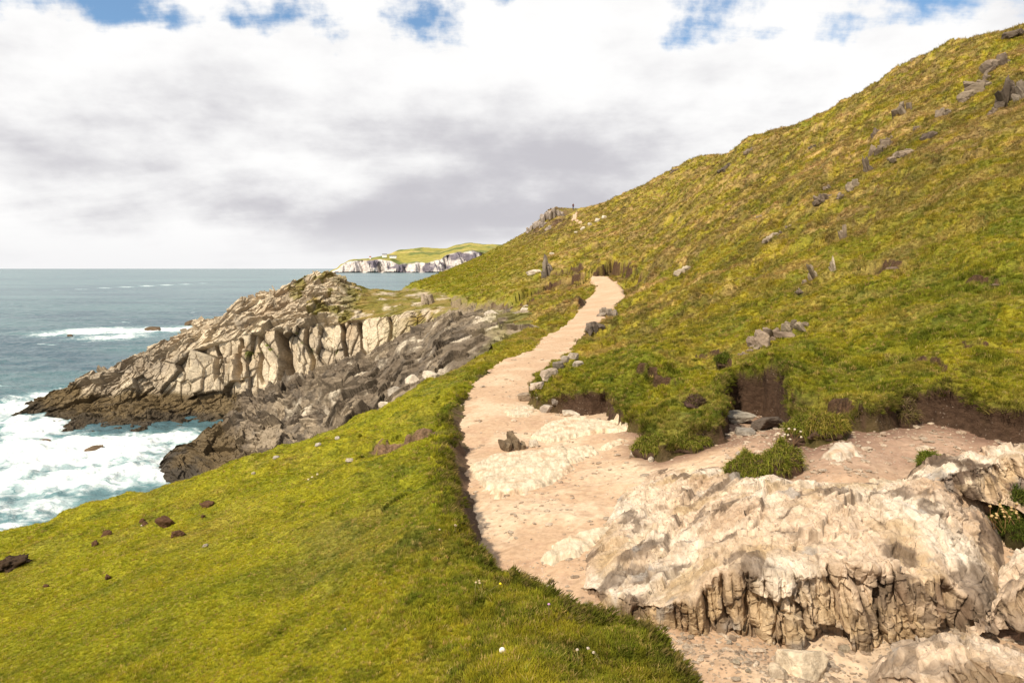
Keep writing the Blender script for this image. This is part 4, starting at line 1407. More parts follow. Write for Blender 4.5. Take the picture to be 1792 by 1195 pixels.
for i, (px, py, w, h, lab) in enumerate([(1277, 1128, 12, 7, 'pale flat chip just below the left of the bedrock front'), (1480, 1142, 26, 9, 'large cream chip below the middle of the bedrock front'), (1500, 1132, 17, 7, 'grey brown chip touching the cream chip under the bedrock'),
                                         (1290, 1164, 16, 8, 'cream chip alone on the gravel left of the tan rock'), (1365, 1150, 18, 7, 'tan chip on the gravel above the low tan rock'), (1705, 1103, 20, 8, 'white chip in the gravel gap between two rock humps'),
                                         (1352, 1128, 13, 6, 'thin buff chip against the fluted bedrock foot'), (1310, 1178, 12, 6, 'buff chip near the lower turf edge')]):
    boulder(px, py, w, h, PALE if i % 2 == 0 else BUFF, lab, 'stone_chip', 'stone', boxy=.9, tilt=.1, group='stone chips on the near gravel')

# hillside outcrops
CR = [(1340, 600, 62, 46, (.36, .29, .235), 'broad pink grey crag in the middle of the near hillside', 8), (1392, 580, 36, 42, (.33, .28, .22), 'narrow leaning crag right of the broad pink grey crag', 5),
      (1424, 492, 17, 40, (.42, .355, .27), 'upright buff crag with dark joints on the mid hillside', 3), (1458, 474, 12, 33, (.52, .45, .37), 'tall white standing shard beside the upright buff crag', 2),
      (1476, 420, 15, 30, (.37, .31, .245), 'solitary upright grey brown shard with a pale left face', 2), (1198, 476, 36, 15, (.46, .40, .32), 'flat grey boulder breaking the turf above the path bend', 3),
      (1350, 418, 30, 17, (.40, .34, .27), 'small pale crag low on the hillside line of rocks', 5), (1440, 350, 30, 20, (.24, .195, .155), 'dark brown crag below the white topped crag', 5),
      (1492, 332, 22, 26, (.42, .36, .29), 'white topped crag with a dark foot on the hillside', 4), (1517, 300, 14, 26, (.24, .20, .16), 'slim dark crag above the white topped crag', 3),
      (1541, 262, 26, 24, (.26, .21, .165), 'dark ridge crag high in the line of rocks', 5), (1578, 274, 28, 16, (.34, .28, .225), 'rounded brown boulder right of the dark ridge crag', 4),
      (1628, 243, 18, 16, (.15, .12, .10), 'small dark crag on the upper slope', 4), (1578, 198, 20, 22, (.28, .235, .185), 'narrow crag on the upper slope nearest the skyline', 4),
      (1652, 204, 20, 18, (.31, .26, .21), 'small grey crag below the striped crag', 4), (1708, 162, 38, 26, (.30, .25, .20), 'striped slanting crag near the right skyline', 6), (1744, 118, 34, 26, (.27, .22, .18), 'steep crag with white streaks above the striped crag', 6),
      (1760, 180, 24, 48, (.165, .135, .11), 'tall dark crag close to the right edge of the hill', 6), (1788, 170, 18, 40, (.30, .26, .22), 'crag with a white top cut by the right edge of the view', 4), (1775, 62, 30, 12, (.16, .13, .105), 'dark knobbly crag on the highest skyline', 6),
      (1312, 268, 22, 10, (.26, .215, .17), 'low crag on the middle skyline step', 4), (1270, 296, 26, 12, (.18, .15, .12), 'dark shattered crag where the second spur begins', 5), (1330, 380, 14, 7, (.28, .23, .18), 'tiny brown crag beside the hillside hummocks', 3),
      (1262, 640, 12, 26, (.40, .34, .27), 'thin white edged rock at the lip of the round hollow', 2), (1420, 150 + 110, 12, 8, (.2, .17, .13), 'tiny dark rock on the smooth upper slope', 3),
      (1745, 640 - 140, 26, 8, (.16, .12, .095), 'bare dark rock patch in the right hand turf', 4), (1570, 470, 40, 9, (.16, .115, .09), 'bare brown rock scrape in the turf of the near hill', 5)]
for px, py, w, h, c, lab, kk in CR:
    up_ = kk <= 3 and h > 22
    if px > 1500 and py < 300:
        w, h = w * 1.3, h * 1.3
    crag(px, py, w * (1.0 if up_ else 1.15), h * (.85 if up_ else .55), tuple(m_ * q for q, m_ in zip(c, (.70, .66, .60))), lab, kk + 3, lean=.45, thin=.30 if up_ else .24, group='rock outcrops on the grassy hillside')
CR2 = [(1530, 236, 14, 12, 'slender crag on the upper line of rocks, above the dark ridge crag'), (1556, 246, 12, 9, 'low crag right of the dark ridge crag'), (1470, 346, 13, 9, 'small crag just left below the white topped crag'), (1605, 228, 12, 9, 'little crag left of the small dark upper crag'),
       (1690, 178, 14, 11, 'small broken crag at the lower left of the striped crag'), (1725, 140, 14, 12, 'broken crag between the striped and the steep crag'), (1738, 200, 13, 11, 'small crag at the foot of the tall dark crag'), (1410, 476 + 20, 16, 11, 'low dark rocks trailing left from the upright buff crag'), (1398, 512, 14, 8, 'lowest rocks of the trail below the upright buff crag'),
       (1320, 612, 26, 12, 'pinkish rocks stepping down left of the broad pink grey crag'), (1302, 622, 18, 8, 'lowest rocks of the pinkish steps'), (1380, 400, 20, 8, 'dark turf edged rock on the mid slope'), (1365, 412, 12, 9, 'pale stone pair above the small pale crag'), (1448, 332, 14, 10, 'grey crag tucked above the dark brown crag'),
       (1712, 54, 14, 7, 'broken rock on the skyline left of the highest knob'), (1600, 106, 12, 6, 'small rock notch on the upper skyline'), (1435, 200, 12, 6, 'small rock on the skyline step of the near ridge'), (1180, 300, 14, 5, 'thin rock line on the crest of the second spur')]
for px, py, w, h, lab in CR2:
    crag(px, py, w * 1.1, h * .8, (.20, .155, .115), lab, 6, lean=.45, thin=.24, group='rock outcrops on the grassy hillside')
SK = [(972, 384, 20, 15, 'largest pointed crag on the far ridge beside the path'), (958, 390, 16, 13, 'pointed crag left of the largest one on the far ridge'), (985, 383, 12, 9, 'low crag right of the largest one on the far ridge'), (943, 402, 14, 11, 'grey crag in the heather of the far ridge'),
      (930, 412, 14, 9, 'lowest crag on the heathery far ridge'), (952, 402, 12, 9, 'pale rock in the heather below the pointed crags'), (962, 408, 11, 8, 'small pale rock lowest in the heather')]
for px, py, w, h, lab in SK:
    crag(px - 2, py - 6, w * 1.1, h * 1.15, (.30, .25, .21), lab, 4, lean=.3, group='crags on the far ridge', y0=90)
crag(957, 480, 20, 30, (.20, .165, .13), 'dark crag with pale stones at its top above the white scree', 5, y0=30, group='rock outcrops on the grassy hillside')
boulder(935, 481, 28, 9, PALE, 'bright white rock patch at the foot of the dark crag', 'boulder', 'boulder', y0=30)
for px, py, w, lab in [(1058, 383, 10, 'white stone at the top of the stone line on the far slope'), (1046, 388, 9, 'second white stone down the far stone line'), (1033, 395, 8, 'third white stone down the far stone line'), (1020, 403, 9, 'fourth white stone down the far stone line'), (1008, 409, 7, 'lowest white stone of the far stone line'), (966, 447, 9, 'white stone above the dark crag')]:
    boulder(px, py, w, w * .6, PALE, lab, 'stone', 'stone', y0=40, group='pale stones on the far slope')

# boulders of the cove head and the turf rim
def at_depth(px, py, Y, dz=0):
    p = pt(px, py, Y)
    p[2] += dz
    return p


crag(748, 527, 22, 24, (.36, .29, .215), 'squat buff crag standing on the neck of the headland', 4, name='rock_crag', at=at_depth(748, 527, 87))
for px, py, Y, w, h, lab in [(862, 556, 52, 30, 11, 'largest white boulder above the cove rubble'), (918, 548, 50, 17, 10, 'white boulder beside the smaller one at the cove head'), (921, 541, 52, 11, 7, 'small white boulder at the cove head'), (940, 592, 31.5, 16, 8, 'white boulder on the grass rim of the cove'),
                         (838, 566, 50, 18, 12, 'grey boulder left of the largest white boulder'), (902, 556, 47, 13, 8, 'pale boulder under the pair at the cove head'), (800, 600, 44, 16, 9, 'pale boulder in the middle of the rubble slope'), (700, 640, 54, 34, 12, 'bright white slab lying among the dark strata'),
                         (722, 672, 33, 30, 16, 'white boulder in the pale band below the turf'), (690, 690, 34, 26, 14, 'cream boulder lower in the pale band'), (752, 662, 27, 28, 12, 'white block near the top of the pale band'), (672, 716, 18.5, 22, 12, 'white rock peeping over the turf rim'), (775, 655, 24, 18, 9, 'small white block touching the turf rim')]:
    boulder(px, py, w, h, PALE if 'white' in lab else GREY, lab, 'boulder', 'boulder', at=at_depth(px, py, Y), sink=.3, group='boulders above the cove')
for px, py, Y, w, h, lab in [(482, 797, 13.4, 12, 5, 'grey stone on the turf rim above the cove'), (556, 775, 13.8, 11, 5, 'rounded pale stone on the turf rim'), (590, 763, 14, 10, 5, 'small pale stone on the turf rim')]:
    boulder(px, py + 6, w, h, (.44, .39, .33), lab, 'stone', 'stone', y1=15.5, group='stones on the turf rim')

# rocks awash in the sea
for px, py, w, h, lab in [(265, 578, 26, 6, 'long brown rock awash in the outer line of surf'), (122, 590, 10, 5, 'small brown rock at the left of the outer surf'), (335, 570, 22, 10, 'dark rock awash beside the headland flank'), (160, 790, 30, 5, 'flat brown rock under the near foam'), (75, 775, 20, 5, 'low brown rock swamped by white water')]:
    x, y = sea_pt(px, py)
    boulder(px, py, w, h, (.13, .09, .055), lab, 'sea_rock', 'rock', at=(x, y, SEA + .05), sink=.25, tilt=.05, group='rocks awash in the sea')

# clods of earth on the left slope
M_clod, k, out = material('clod')
geo = k.new('ShaderNodeNewGeometry')
tn = k.attr('tint')
q1 = k.noise(geo.outputs['Position'], 30, 5, .7)
principled(k, out, k.mix(1.0, tn, k.mix(q1, (.5, .5, .5), (1.5, 1.5, 1.5)), 'MULTIPLY'), .95, k.bump(q1, 1.0, .03), .1)
for px, py, w, h, lab in [(292, 920, 25, 13, 'largest dark peat clod on the left slope'), (312, 938, 18, 9, 'oval dark clod below the largest one'), (362, 886, 20, 9, 'reddish clod nearest the sea rim'), (254, 919, 13, 6, 'flat dark clod left of the largest clod'), (248, 914, 10, 6, 'small brown clod just above the flat clod'),
                          (188, 936, 14, 7, 'crumbly clod furthest left of the loose clods'), (167, 953, 10, 6, 'small crumbly clod below the left one'), (355, 905, 7, 5, 'tiny dark clod under the reddish clod'), (188, 1013, 10, 7, 'lone dark clod on the lower left slope'), (81, 1027, 8, 5, 'small lone clod near the left edge')]:
    r = nextr()
    P0 = on_ground(px, py)
    s = P0[1] / F
    p, f = poly_rock(r, (w * s, w * s * .7, h * s * 1.4), planes=8, sub=4, rough=.22, boxy=.1)
    p = rotz(p, r.normal() * .4)
    p[:, 2] += h * s * .3
    place_mesh('earth_clod', p, f, P0, (.105, .056, .030), r, lab, 'clod', 'earth clods on the left slope', M_clod, True)
r = nextr()
P0 = on_ground(6, 995)
p, f = poly_rock(r, (.34, .42, .16), planes=7, sub=5, rough=.5, boxy=.0)
p = p * (1 + .16 * fbm3(p * 14, 4, 3))[:, None]
place_mesh('earth_scrape', p, f, P0, (.055, .034, .020), r, 'bare patch of dark dug earth at the left edge of the turf', 'earth patch', None, M_clod, True)
for px, py, w, h, lab in [(358, 957, 11, 5, 'small cream stone alone on the left slope'), (613, 809, 17, 6, 'flat white stone beside a bare patch near the rim'), (250, 921, 9, 3, 'sliver of cream stone by the flat clod'), (444, 830, 7, 4, 'pale pebble on the upper left turf'), (604, 1103, 6, 4, 'pale pebble low on the left turf')]:
    boulder(px, py, w, h, PALE, lab, 'stone', 'stone', y1=20, group='pale stones on the left slope')


# flat slabs worn into the path
def slab(pxs, thick, label, col=(.56, .47, .345)):
    Q = np.array([on_ground(px, py)[:2] for px, py in pxs])
    mn, mx = Q.min(0) - .1, Q.max(0) + .1
    st = max((mx - mn).max() / 130, .008)
    gx, gy = np.meshgrid(np.arange(mn[0], mx[0], st), np.arange(mn[1], mx[1], st))
    d_, _, _ = sdpoly(gx, gy, Q)
    d_ = d_ + .05 * fbm2(gx * 4, gy * 4, 4, 501) + .02 * fbm2(gx * 15, gy * 15, 2, 503)
    lay = np.floor((fbm2(gx * 1.6 + .5 * gy, gy * 1.1, 3, 505) + 1) * 3) / 3 * .010
    z = ground_z(gx.ravel(), gy.ravel()).reshape(gx.shape) + (thick * .7 + lay) * sstep(-d_, 0, .05) - .012 + .012 * sstep(-d_, -.04, 0) + .004 * fbm2(gx * 6, gy * 6, 3, 507)
    f = grid_faces(*gx.shape)
    f = f[(d_.ravel()[f] < .03).all(1)]
    used = np.unique(f)
    rm = np.zeros(gx.size, np.int32)
    rm[used] = np.arange(len(used))
    v = np.stack([gx, gy, z], -1).reshape(-1, 3)[used]
    c0 = v.mean(0)
    n1 = fbm2(v[:, 0] * 2.5, v[:, 1] * 2.5, 4, 511)
    c = np.array(col) * (1 + .12 * n1[:, None])
    c = c + (np.array([.50, .34, .22]) - c) * (sstep(n1 + .5 * fbm2(v[:, 0] * 7, v[:, 1] * 7, 3, 513), .25, .8) * .7)[:, None]
    o = mesh_obj('rock_slab', v - c0, rm[f], M_slab, attrs={'tint': ('FLOAT_COLOR', rgba(c.astype(np.float32)))})
    o.location = c0
    return tag(o, label, 'rock slab')


slab([(824, 820), (865, 797), (938, 792), (990, 784), (1003, 822), (965, 846), (918, 866), (872, 872), (842, 852)], .05, 'broad smooth cream slab sunk into the middle of the path')
slab([(985, 800), (1000, 786), (1040, 782), (1046, 796), (1020, 806), (992, 814)], .03, 'small cream slab at the right corner of the broad slab')
slab([(930, 768), (958, 742), (1010, 730), (1080, 732), (1100, 745), (1060, 758), (1000, 768), (960, 776)], .06, 'rough pale slab between the dark jagged stone and the earth bank')
slab([(1046, 788), (1062, 774), (1096, 768), (1098, 774), (1066, 786)], .03, 'lone white slab on the dirt above the bedrock')
slab([(885, 722), (898, 712), (930, 710), (938, 720), (925, 730), (890, 730)], .03, 'white worn slab in the narrow part of the path')
slab([(935, 985), (965, 955), (1020, 935), (1078, 925), (1072, 940), (1020, 968), (968, 990)], .05, 'long cream slab slanting down beside the gravel path')
slab([(1440, 802), (1468, 780), (1500, 786), (1510, 800), (1470, 808)], .06, 'white slab breaking through the dirt of the hollow', (.46, .39, .31))
slab([(1500, 866), (1530, 842), (1575, 842), (1590, 856), (1545, 870)], .05, 'cream ledge at the upper edge of the bedrock')


# ------------------------------------------------------------------ grass blades
def blade_mesh(nb, r, lean=.55, width=.055, spread=.55, curve=.6):
    V, Fq, C = [], [], []
    for i in range(nb):
        az = r.uniform(0, 2 * math.pi)
        rad = spread * math.sqrt(r.uniform(0, 1))
        b = np.array([math.cos(az) * rad, math.sin(az) * rad, -.12])
        dz_ = r.uniform(0, 2 * math.pi)
        out_ = np.array([math.cos(dz_), math.sin(dz_), 0]) * r.uniform(.1, lean) + np.array([math.cos(az), math.sin(az), 0]) * rad * .5
        h = r.uniform(.5, 1.05)
        w = width * r.uniform(.7, 1.3)
        sd2 = np.array([-out_[1], out_[0], 0])
        sd2 = sd2 / (np.linalg.norm(sd2) + 1e-6) * w
        p0 = b
        p1 = b + out_ * h * .4 + np.array([0, 0, h * .62])
        p2 = b + out_ * h * (1.0 + .3 * curve) + np.array([0, 0, h * (1.05 - .3 * curve * r.uniform(0, 1))])
        n0 = len(V)
        V += [p0 - sd2, p0 + sd2, p1 - sd2 * .75, p1 + sd2 * .75, p2]
        Fq += [(n0, n0 + 1, n0 + 3, n0 + 2), (n0 + 2, n0 + 3, n0 + 4)]
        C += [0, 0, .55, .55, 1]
    return np.array(V), Fq, np.array(C, np.float32)


M_blade, k, out = material('grass_blade')
ti = k.attr('tcol', 'Color', 'INSTANCER')
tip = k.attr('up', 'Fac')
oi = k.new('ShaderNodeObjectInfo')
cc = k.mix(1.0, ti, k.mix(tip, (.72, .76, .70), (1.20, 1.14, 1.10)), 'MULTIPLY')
df = k.new('ShaderNodeBsdfDiffuse')
k.put(df.inputs[0], cc)
tr = k.new('ShaderNodeBsdfTranslucent')
k.put(tr.inputs[0], cc)
mx_ = k.new('ShaderNodeMixShader')
mx_.inputs[0].default_value = .35
k.l.new(df.outputs[0], mx_.inputs[1])
k.l.new(tr.outputs[0], mx_.inputs[2])
k.l.new(mx_.outputs[0], out.inputs[0])

tuft_col = bpy.data.collections.new('tuft_kinds')
for i in range(7):
    r = np.random.default_rng(900 + i)
    V, Fq, C = blade_mesh(20 if i < 5 else 12, r, lean=.5 + .12 * (i % 4), width=.05 if i < 5 else .035)
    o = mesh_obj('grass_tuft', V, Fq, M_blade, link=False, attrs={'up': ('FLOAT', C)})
    tuft_col.objects.link(o)


def scatter(name, pos, scl, rot, col, coll, kind='stuff', label=None, cat=None):
    me = bpy.data.meshes.new(name)
    me.vertices.add(len(pos))
    me.vertices.foreach_set('co', np.ascontiguousarray(pos, np.float32).ravel())
    for nm, kd, key, data in (('scl', 'FLOAT', 'value', scl), ('rot', 'FLOAT_VECTOR', 'vector', rot), ('tcol', 'FLOAT_COLOR', 'color', rgba(col.astype(np.float32)))):
        at = me.attributes.new(nm, kd, 'POINT')
        at.data.foreach_set(key, np.ascontiguousarray(data, np.float32).ravel())
    o = bpy.data.objects.new(name, me)
    COL.objects.link(o)
    ng = bpy.data.node_groups.new(name + '_scatter', 'GeometryNodeTree')
    ng.interface.new_socket('Geometry', in_out='INPUT', socket_type='NodeSocketGeometry')
    ng.interface.new_socket('Geometry', in_out='OUTPUT', socket_type='NodeSocketGeometry')
    gi = ng.nodes.new('NodeGroupInput')
    go = ng.nodes.new('NodeGroupOutput')
    ip = ng.nodes.new('GeometryNodeInstanceOnPoints')
    ci = ng.nodes.new('GeometryNodeCollectionInfo')
    ci.inputs['Collection'].default_value = coll
    ci.inputs['Separate Children'].default_value = True
    ci.inputs['Reset Children'].default_value = True
    a1 = ng.nodes.new('GeometryNodeInputNamedAttribute')
    a1.data_type = 'FLOAT'
    a1.inputs['Name'].default_value = 'scl'
    a2 = ng.nodes.new('GeometryNodeInputNamedAttribute')
    a2.data_type = 'FLOAT_VECTOR'
    a2.inputs['Name'].default_value = 'rot'
    L = ng.links.new
    L(gi.outputs[0], ip.inputs['Points'])
    L(ci.outputs[0], ip.inputs['Instance'])
    ip.inputs['Pick Instance'].default_value = True
    L(a1.outputs[0], ip.inputs['Scale'])
    L(a2.outputs[0], ip.inputs['Rotation'])
    L(ip.outputs[0], go.inputs[0])
    md = o.modifiers.new('scatter', 'NODES')
    md.node_group = ng
    return tag(o, label, cat, None, kind)


gv0 = GRID_V.reshape(-1, 3)
fa = A.ravel()[f4[:, 0]]
fy_ = YY.ravel()[f4[:, 0]]
rsp = np.gradient(np.log(yv))[(f4[:, 0] // NC)]
ok = is_grass & ~below & (np.abs(fa) < 1.15) & (fy_ > 1.5) & (fy_ < 230)
cl4 = cliffm.ravel()[f4[:, 0]]
so4 = soilm.ravel()[f4[:, 0]]
he4 = heath.ravel()[f4[:, 0]]
ok &= (cl4 < .4) & (so4 < .45)
wk = on_ground(1003, 368, 120, 260)
ok &= ((gv0[f4[:, 0], 0] - wk[0]) ** 2 + (fy_ - wk[1] + 3) ** 2) > 5.0 ** 2
pr = np.where(ok, 1.0, 0.0) * np.where(np.abs(fa) > .82, .8, 1.0) * np.where(fy_ < 2.3, .6, 1) * np.where(fy_ > 60, .6, 1.0)
# give the seaward slope, which lies flat to the eye, as many tufts as the hillside
pr *= rsp
pr /= pr.sum()
NT = 430000
pick = rng.choice(len(f4), NT, p=pr)
w4 = rng.dirichlet((1, 1, 1, 1), NT).astype(np.float32)
gv = GRID_V.reshape(-1, 3)
tp = (gv[f4[pick]] * w4[..., None]).sum(1)
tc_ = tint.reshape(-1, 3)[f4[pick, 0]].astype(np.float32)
Yt = fy_[pick]
sdt = sd.ravel()[f4[pick, 0]]
vrg = np.exp(-np.maximum(sdt, 0) / .35) * (Yt < 18) * (tp[:, 0] / tp[:, 1] < .05)
scl = np.clip(.022 + .0027 * Yt, .026, .42) * rng.uniform(.55, 1.25, NT) * (1 + .25 * vrg) * (1 + .5 * sstep(fbm2(tp[:, 0] * .8, tp[:, 1] * .8, 3, 601), .1, .6))
lft = (tp[:, 0] / tp[:, 1] < -.06) & (Yt < 18)
scl = np.where(lft & (vrg < .3), scl * (.46 + .42 * rng.random(NT) * hump.ravel()[f4[pick, 0]]), scl)
rot = np.stack([rng.normal(0, .18, NT), rng.normal(0, .18, NT), rng.uniform(0, 6.28, NT)], 1)
var = rng.normal(1, .20, (NT, 1)) + rng.normal(0, .05, (NT, 3))
straw = (rng.random(NT) < .10)[:, None]
tc_ = np.where(straw, np.array([.34, .25, .085], np.float32), tc_) * np.clip(var, .45, 1.6) * np.where(lft, 1.42, 1.25)[:, None]
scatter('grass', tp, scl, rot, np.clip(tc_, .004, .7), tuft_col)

# turf hanging over the cut edges
edge_m = (sd > .0) & (sd < wid * 1.1) & (YY < 26) & (bank > .15) & (np.abs(A) < 1.0) & (YY > 1.6)
ei = np.nonzero(edge_m.ravel())[0]
if len(ei):
    NE = 11000
    wgt = 1.0 / np.maximum(YY.ravel()[ei], 2)
    e = rng.choice(ei, NE, p=wgt / wgt.sum())
    ep = gv[e] + rng.normal(0, .02, (NE, 3))
    un = np.stack([nxx.ravel()[e], nyy.ravel()[e]], 1) / ln.ravel()[e][:, None]
    tl = rng.uniform(.3, 1.5, NE)
    # tilt about the axis across the outward direction
    ang = np.arctan2(-un[:, 1], -un[:, 0])
    rt = np.stack([np.zeros(NE), tl, ang], 1)
    es = np.clip(.026 + .0036 * YY.ravel()[e], .04, .11) * rng.uniform(.6, 1.4, NE)
    m_ = mU.ravel()[e] > .68
    ec = np.where((rng.random(NE) < .35)[:, None], np.array([.20, .155, .05]), np.array([.12, .125, .018])) * rng.uniform(.6, 1.3, (NE, 1))
    scatter('overhanging_grass', ep[m_], es[m_], rt[m_], ec[m_], tuft_col)

# gravel and chips on the worn ground
pok = is_path & (fy_ > 2.4) & (fy_ < 30) & (np.abs(fa) < 1.1)
gz_ = np.exp(-((fy_ - 3.4) / 1.0) ** 2) * (fa > .1) * 2.2 + .25 + .9 * ((fa > .32) & (fy_ > 5.4))
gz_ = gz_ * (1 + 1.2 * sstep(fbm2(X.ravel()[f4[:, 0]] * 1.2, fy_ * 1.2, 3, 611), -.1, .5))
pp = np.where(pok, gz_, 0)
pp *= rsp
pp /= pp.sum()
NG = 9000
gp = rng.choice(len(f4), NG, p=pp)
gpos = (gv[f4[gp]] * rng.dirichlet((1, 1, 1, 1), NG)[..., None]).sum(1)
v0, f0 = ICO[1]
V = np.empty((NG, len(v0), 3), np.float32)
sz_ = np.clip(np.exp(rng.normal(-4.85, .55, NG)), .003, .030) * np.clip(fy_[gp] / 4.0, .8, 2.2)
for i in range(NG):
    s3 = sz_[i] * np.array([1.25, .85, .42]) * rng.uniform(.7, 1.3, 3)
    q = v0 * (1 + rng.normal(0, .16, (len(v0), 1))) * s3
    V[i] = rotz(q, rng.uniform(0, 6.28)) + gpos[i] + (0, 0, s3[2] * .35)
Fg = (f0[None] + (np.arange(NG) * len(v0))[:, None, None]).reshape(-1, 3)
gc = np.repeat(np.where((rng.random(NG) < .62)[:, None], np.array([.54, .43, .32]), np.array([.42, .31, .22])) * rng.uniform(.7, 1.2, (NG, 1)), len(v0), 0)
o = mesh_obj('gravel', V.reshape(-1, 3), Fg, M_stone, smooth=False, attrs={'tint': ('FLOAT_COLOR', rgba(gc.astype(np.float32))), 'grain': ('FLOAT', np.full(NG * len(v0), 20, np.float32))})
o['kind'] = 'stuff'

# ------------------------------------------------------------------ single plants
M_tus, k, out = material('tussock_grass')
tn = k.attr('tint')
df = k.new('ShaderNodeBsdfDiffuse')
k.put(df.inputs[0], tn)
tr = k.new('ShaderNodeBsdfTranslucent')
k.put(tr.inputs[0], tn)
mx_ = k.new('ShaderNodeMixShader')
mx_.inputs[0].default_value = .25
k.l.new(df.outputs[0], mx_.inputs[1])
k.l.new(tr.outputs[0], mx_.inputs[2])
k.l.new(mx_.outputs[0], out.inputs[0])


def tussock(px, py, w, h, label, name='grass_tussock', cat='tussock', nb=900, bl=.07, cols=((.14, .15, .018), (.085, .10, .014), (.22, .18, .045)), soil=(.09, .055, .036), root=None, dr=.8):
    """a lump of earth with a pelt of blades; returns the top-level object and its real size"""
    r = nextr()
    P0 = on_ground(px, py)
    s = P0[1] / F
    R = np.array([w * s / 2, w * s / 2 * dr, h * s])
    v, f = ICO[4]
    p = v * (1 + .48 * fbm3(v * 1.5 + r.uniform(0, 90), 4, 3))[:, None] * R
    p[:, 2] = np.where(p[:, 2] < 0, p[:, 2] * .3, p[:, 2] * .9)
    base = mesh_obj(name, p, f, M_clod, attrs={'tint': ('FLOAT_COLOR', rgba(np.tile(np.array(soil, np.float32), (len(p), 1))))})
    base.location = P0 + np.array([0, R[1] * .6, 0])
    tag(base, label, cat)
    up = np.nonzero(p[:, 2] + .25 * R[2] * fbm3(v * 3, 3, 7) > .34 * R[2])[0]
    idx = r.choice(up, int(nb * 3.2))
    V, Fq, C = [], [], []
    nrm = v[idx] / R
    nrm = nrm / np.linalg.norm(nrm, axis=1)[:, None]
    for q, nn in zip(p[idx], nrm):
        q = q + r.normal(0, .01, 3)
        L = bl * .70 * r.uniform(.3, 1.4)
        dv = nn * .55 + r.normal(0, .42, 3) + np.array([.15, -.15, .25])
        dv /= np.linalg.norm(dv)
        sd2 = np.cross(dv, r.normal(size=3))
        sd2 = sd2 / (np.linalg.norm(sd2) + 1e-6) * max(.0018, .00042 * P0[1])
        n0 = len(V)
        dn = np.array([0, -.1, -.62]) * L
        V += [q - dv * .02 - sd2, q - dv * .02 + sd2, q + dv * L * .55 - sd2 * .7, q + dv * L * .55 + sd2 * .7, q + dv * L + dn]
        Fq += [(n0, n0 + 1, n0 + 3, n0 + 2), (n0 + 2, n0 + 3, n0 + 4)]
        c = np.array(cols[r.choice(3, p=(.42, .28, .30))]) * r.uniform(.55, 1.4)
        c = c * 1.35
        C += [c * .85, c * .85, c, c, c * 1.1]
    mesh_obj('grass_blades', np.array(V), Fq, M_tus, base, attrs={'tint': ('FLOAT_COLOR', rgba(np.array(C, np.float32)))})
    return base, R, P0


tussock(1322, 850, 84, 52, 'dark green tussock sagging over the top of the bedrock', nb=1500, bl=.08)
tussock(1374, 840, 66, 66, 'taller rounded tussock on a lump of brown earth right of the sagging one', nb=1100, bl=.08)
tussock(1630, 824, 32, 32, 'small bushy green tussock behind the white rock ledge', nb=700, bl=.07, cols=((.10, .13, .015), (.07, .09, .015), (.16, .15, .03)))
tussock(1142, 800, 52, 34, 'thick green tussock at the tip of the grass pocket', nb=1200, bl=.09)
tussock(1210, 790, 66, 24, 'low spreading tussock along the foot of the grass pocket', nb=1200, bl=.08)
tussock(1410, 772, 54, 38, 'shaggy tussock under the right end of the turf overhang', nb=1200, bl=.10)
tussock(1452, 768, 62, 34, 'golden green tussock hanging from the bank beside the shaggy one', nb=1200, bl=.09, cols=((.17, .15, .02), (.09, .10, .015), (.26, .19, .05)))
tussock(1590, 748, 36, 42, 'heathery brown tussock on the spur of bare earth', nb=500, bl=.07, cols=((.12, .10, .03), (.08, .06, .03), (.16, .11, .06)))
tussock(1268, 640, 28, 16, 'dark bushy tussock beside the thin white edged rock', nb=600, bl=.12, cols=((.07, .09, .012), (.05, .06, .01), (.11, .11, .02)))
tussock(1218, 712, 30, 20, 'dark purple brown peat lump at the left end of the overhang', 'peat_lump', 'peat lump', nb=260, bl=.05, cols=((.10, .06, .04), (.07, .05, .03), (.11, .09, .03)), soil=(.085, .05, .04))
tussock(1570, 1112, 30, 18, 'little green tuft growing at the foot of the bedrock front', nb=260, bl=.045)

M_stalk, k, out = material('dry_stalk')
tn = k.attr('tint')
principled(k, out, tn, .8, None, .2)


def tube(P, rad):
    """polyline tube, five sided"""
    V, Fq = [], []
    for i, q in enumerate(P):
        for j in range(5):
            a_ = j * 2 * math.pi / 5
            V.append(q + np.array([math.cos(a_), math.sin(a_), 0]) * rad)
        if i:
            b0 = (i - 1) * 5
            for j in range(5):
                Fq.append((b0 + j, b0 + (j + 1) % 5, b0 + 5 + (j + 1) % 5, b0 + 5 + j))
    return np.array(V), Fq


def stalks(root, base, n_, hgt, spread, headr, ccol, hcol, r, lean=(0, 0)):
    for i in range(n_):
        b = base + np.array([r.uniform(-1, 1) * spread[0], r.uniform(-1, 1) * spread[1], 0])
        top_ = b + np.array([r.normal(0, .16) * hgt + lean[0], r.normal(0, .12) * hgt + lean[1], hgt * r.uniform(.6, 1.1)])
        mid = (b + top_) / 2 + np.array([r.normal(0, .03), r.normal(0, .03), .02])
        V, Fq = tube([b, mid, top_], .0022)
        st_ = mesh_obj('stalk', V, Fq, M_stalk, root, attrs={'tint': ('FLOAT_COLOR', rgba(np.tile(np.array(ccol, np.float32), (len(V), 1))))})
        v, f = ICO[2]
        p = v * (1 + .25 * r.normal(size=(len(v), 1)) * .5) * np.array([headr, headr, headr * .8]) + top_
        mesh_obj('seed_head', p, f, M_stalk, st_, smooth=False, attrs={'tint': ('FLOAT_COLOR', rgba(np.tile(np.array(hcol, np.float32), (len(p), 1))))})


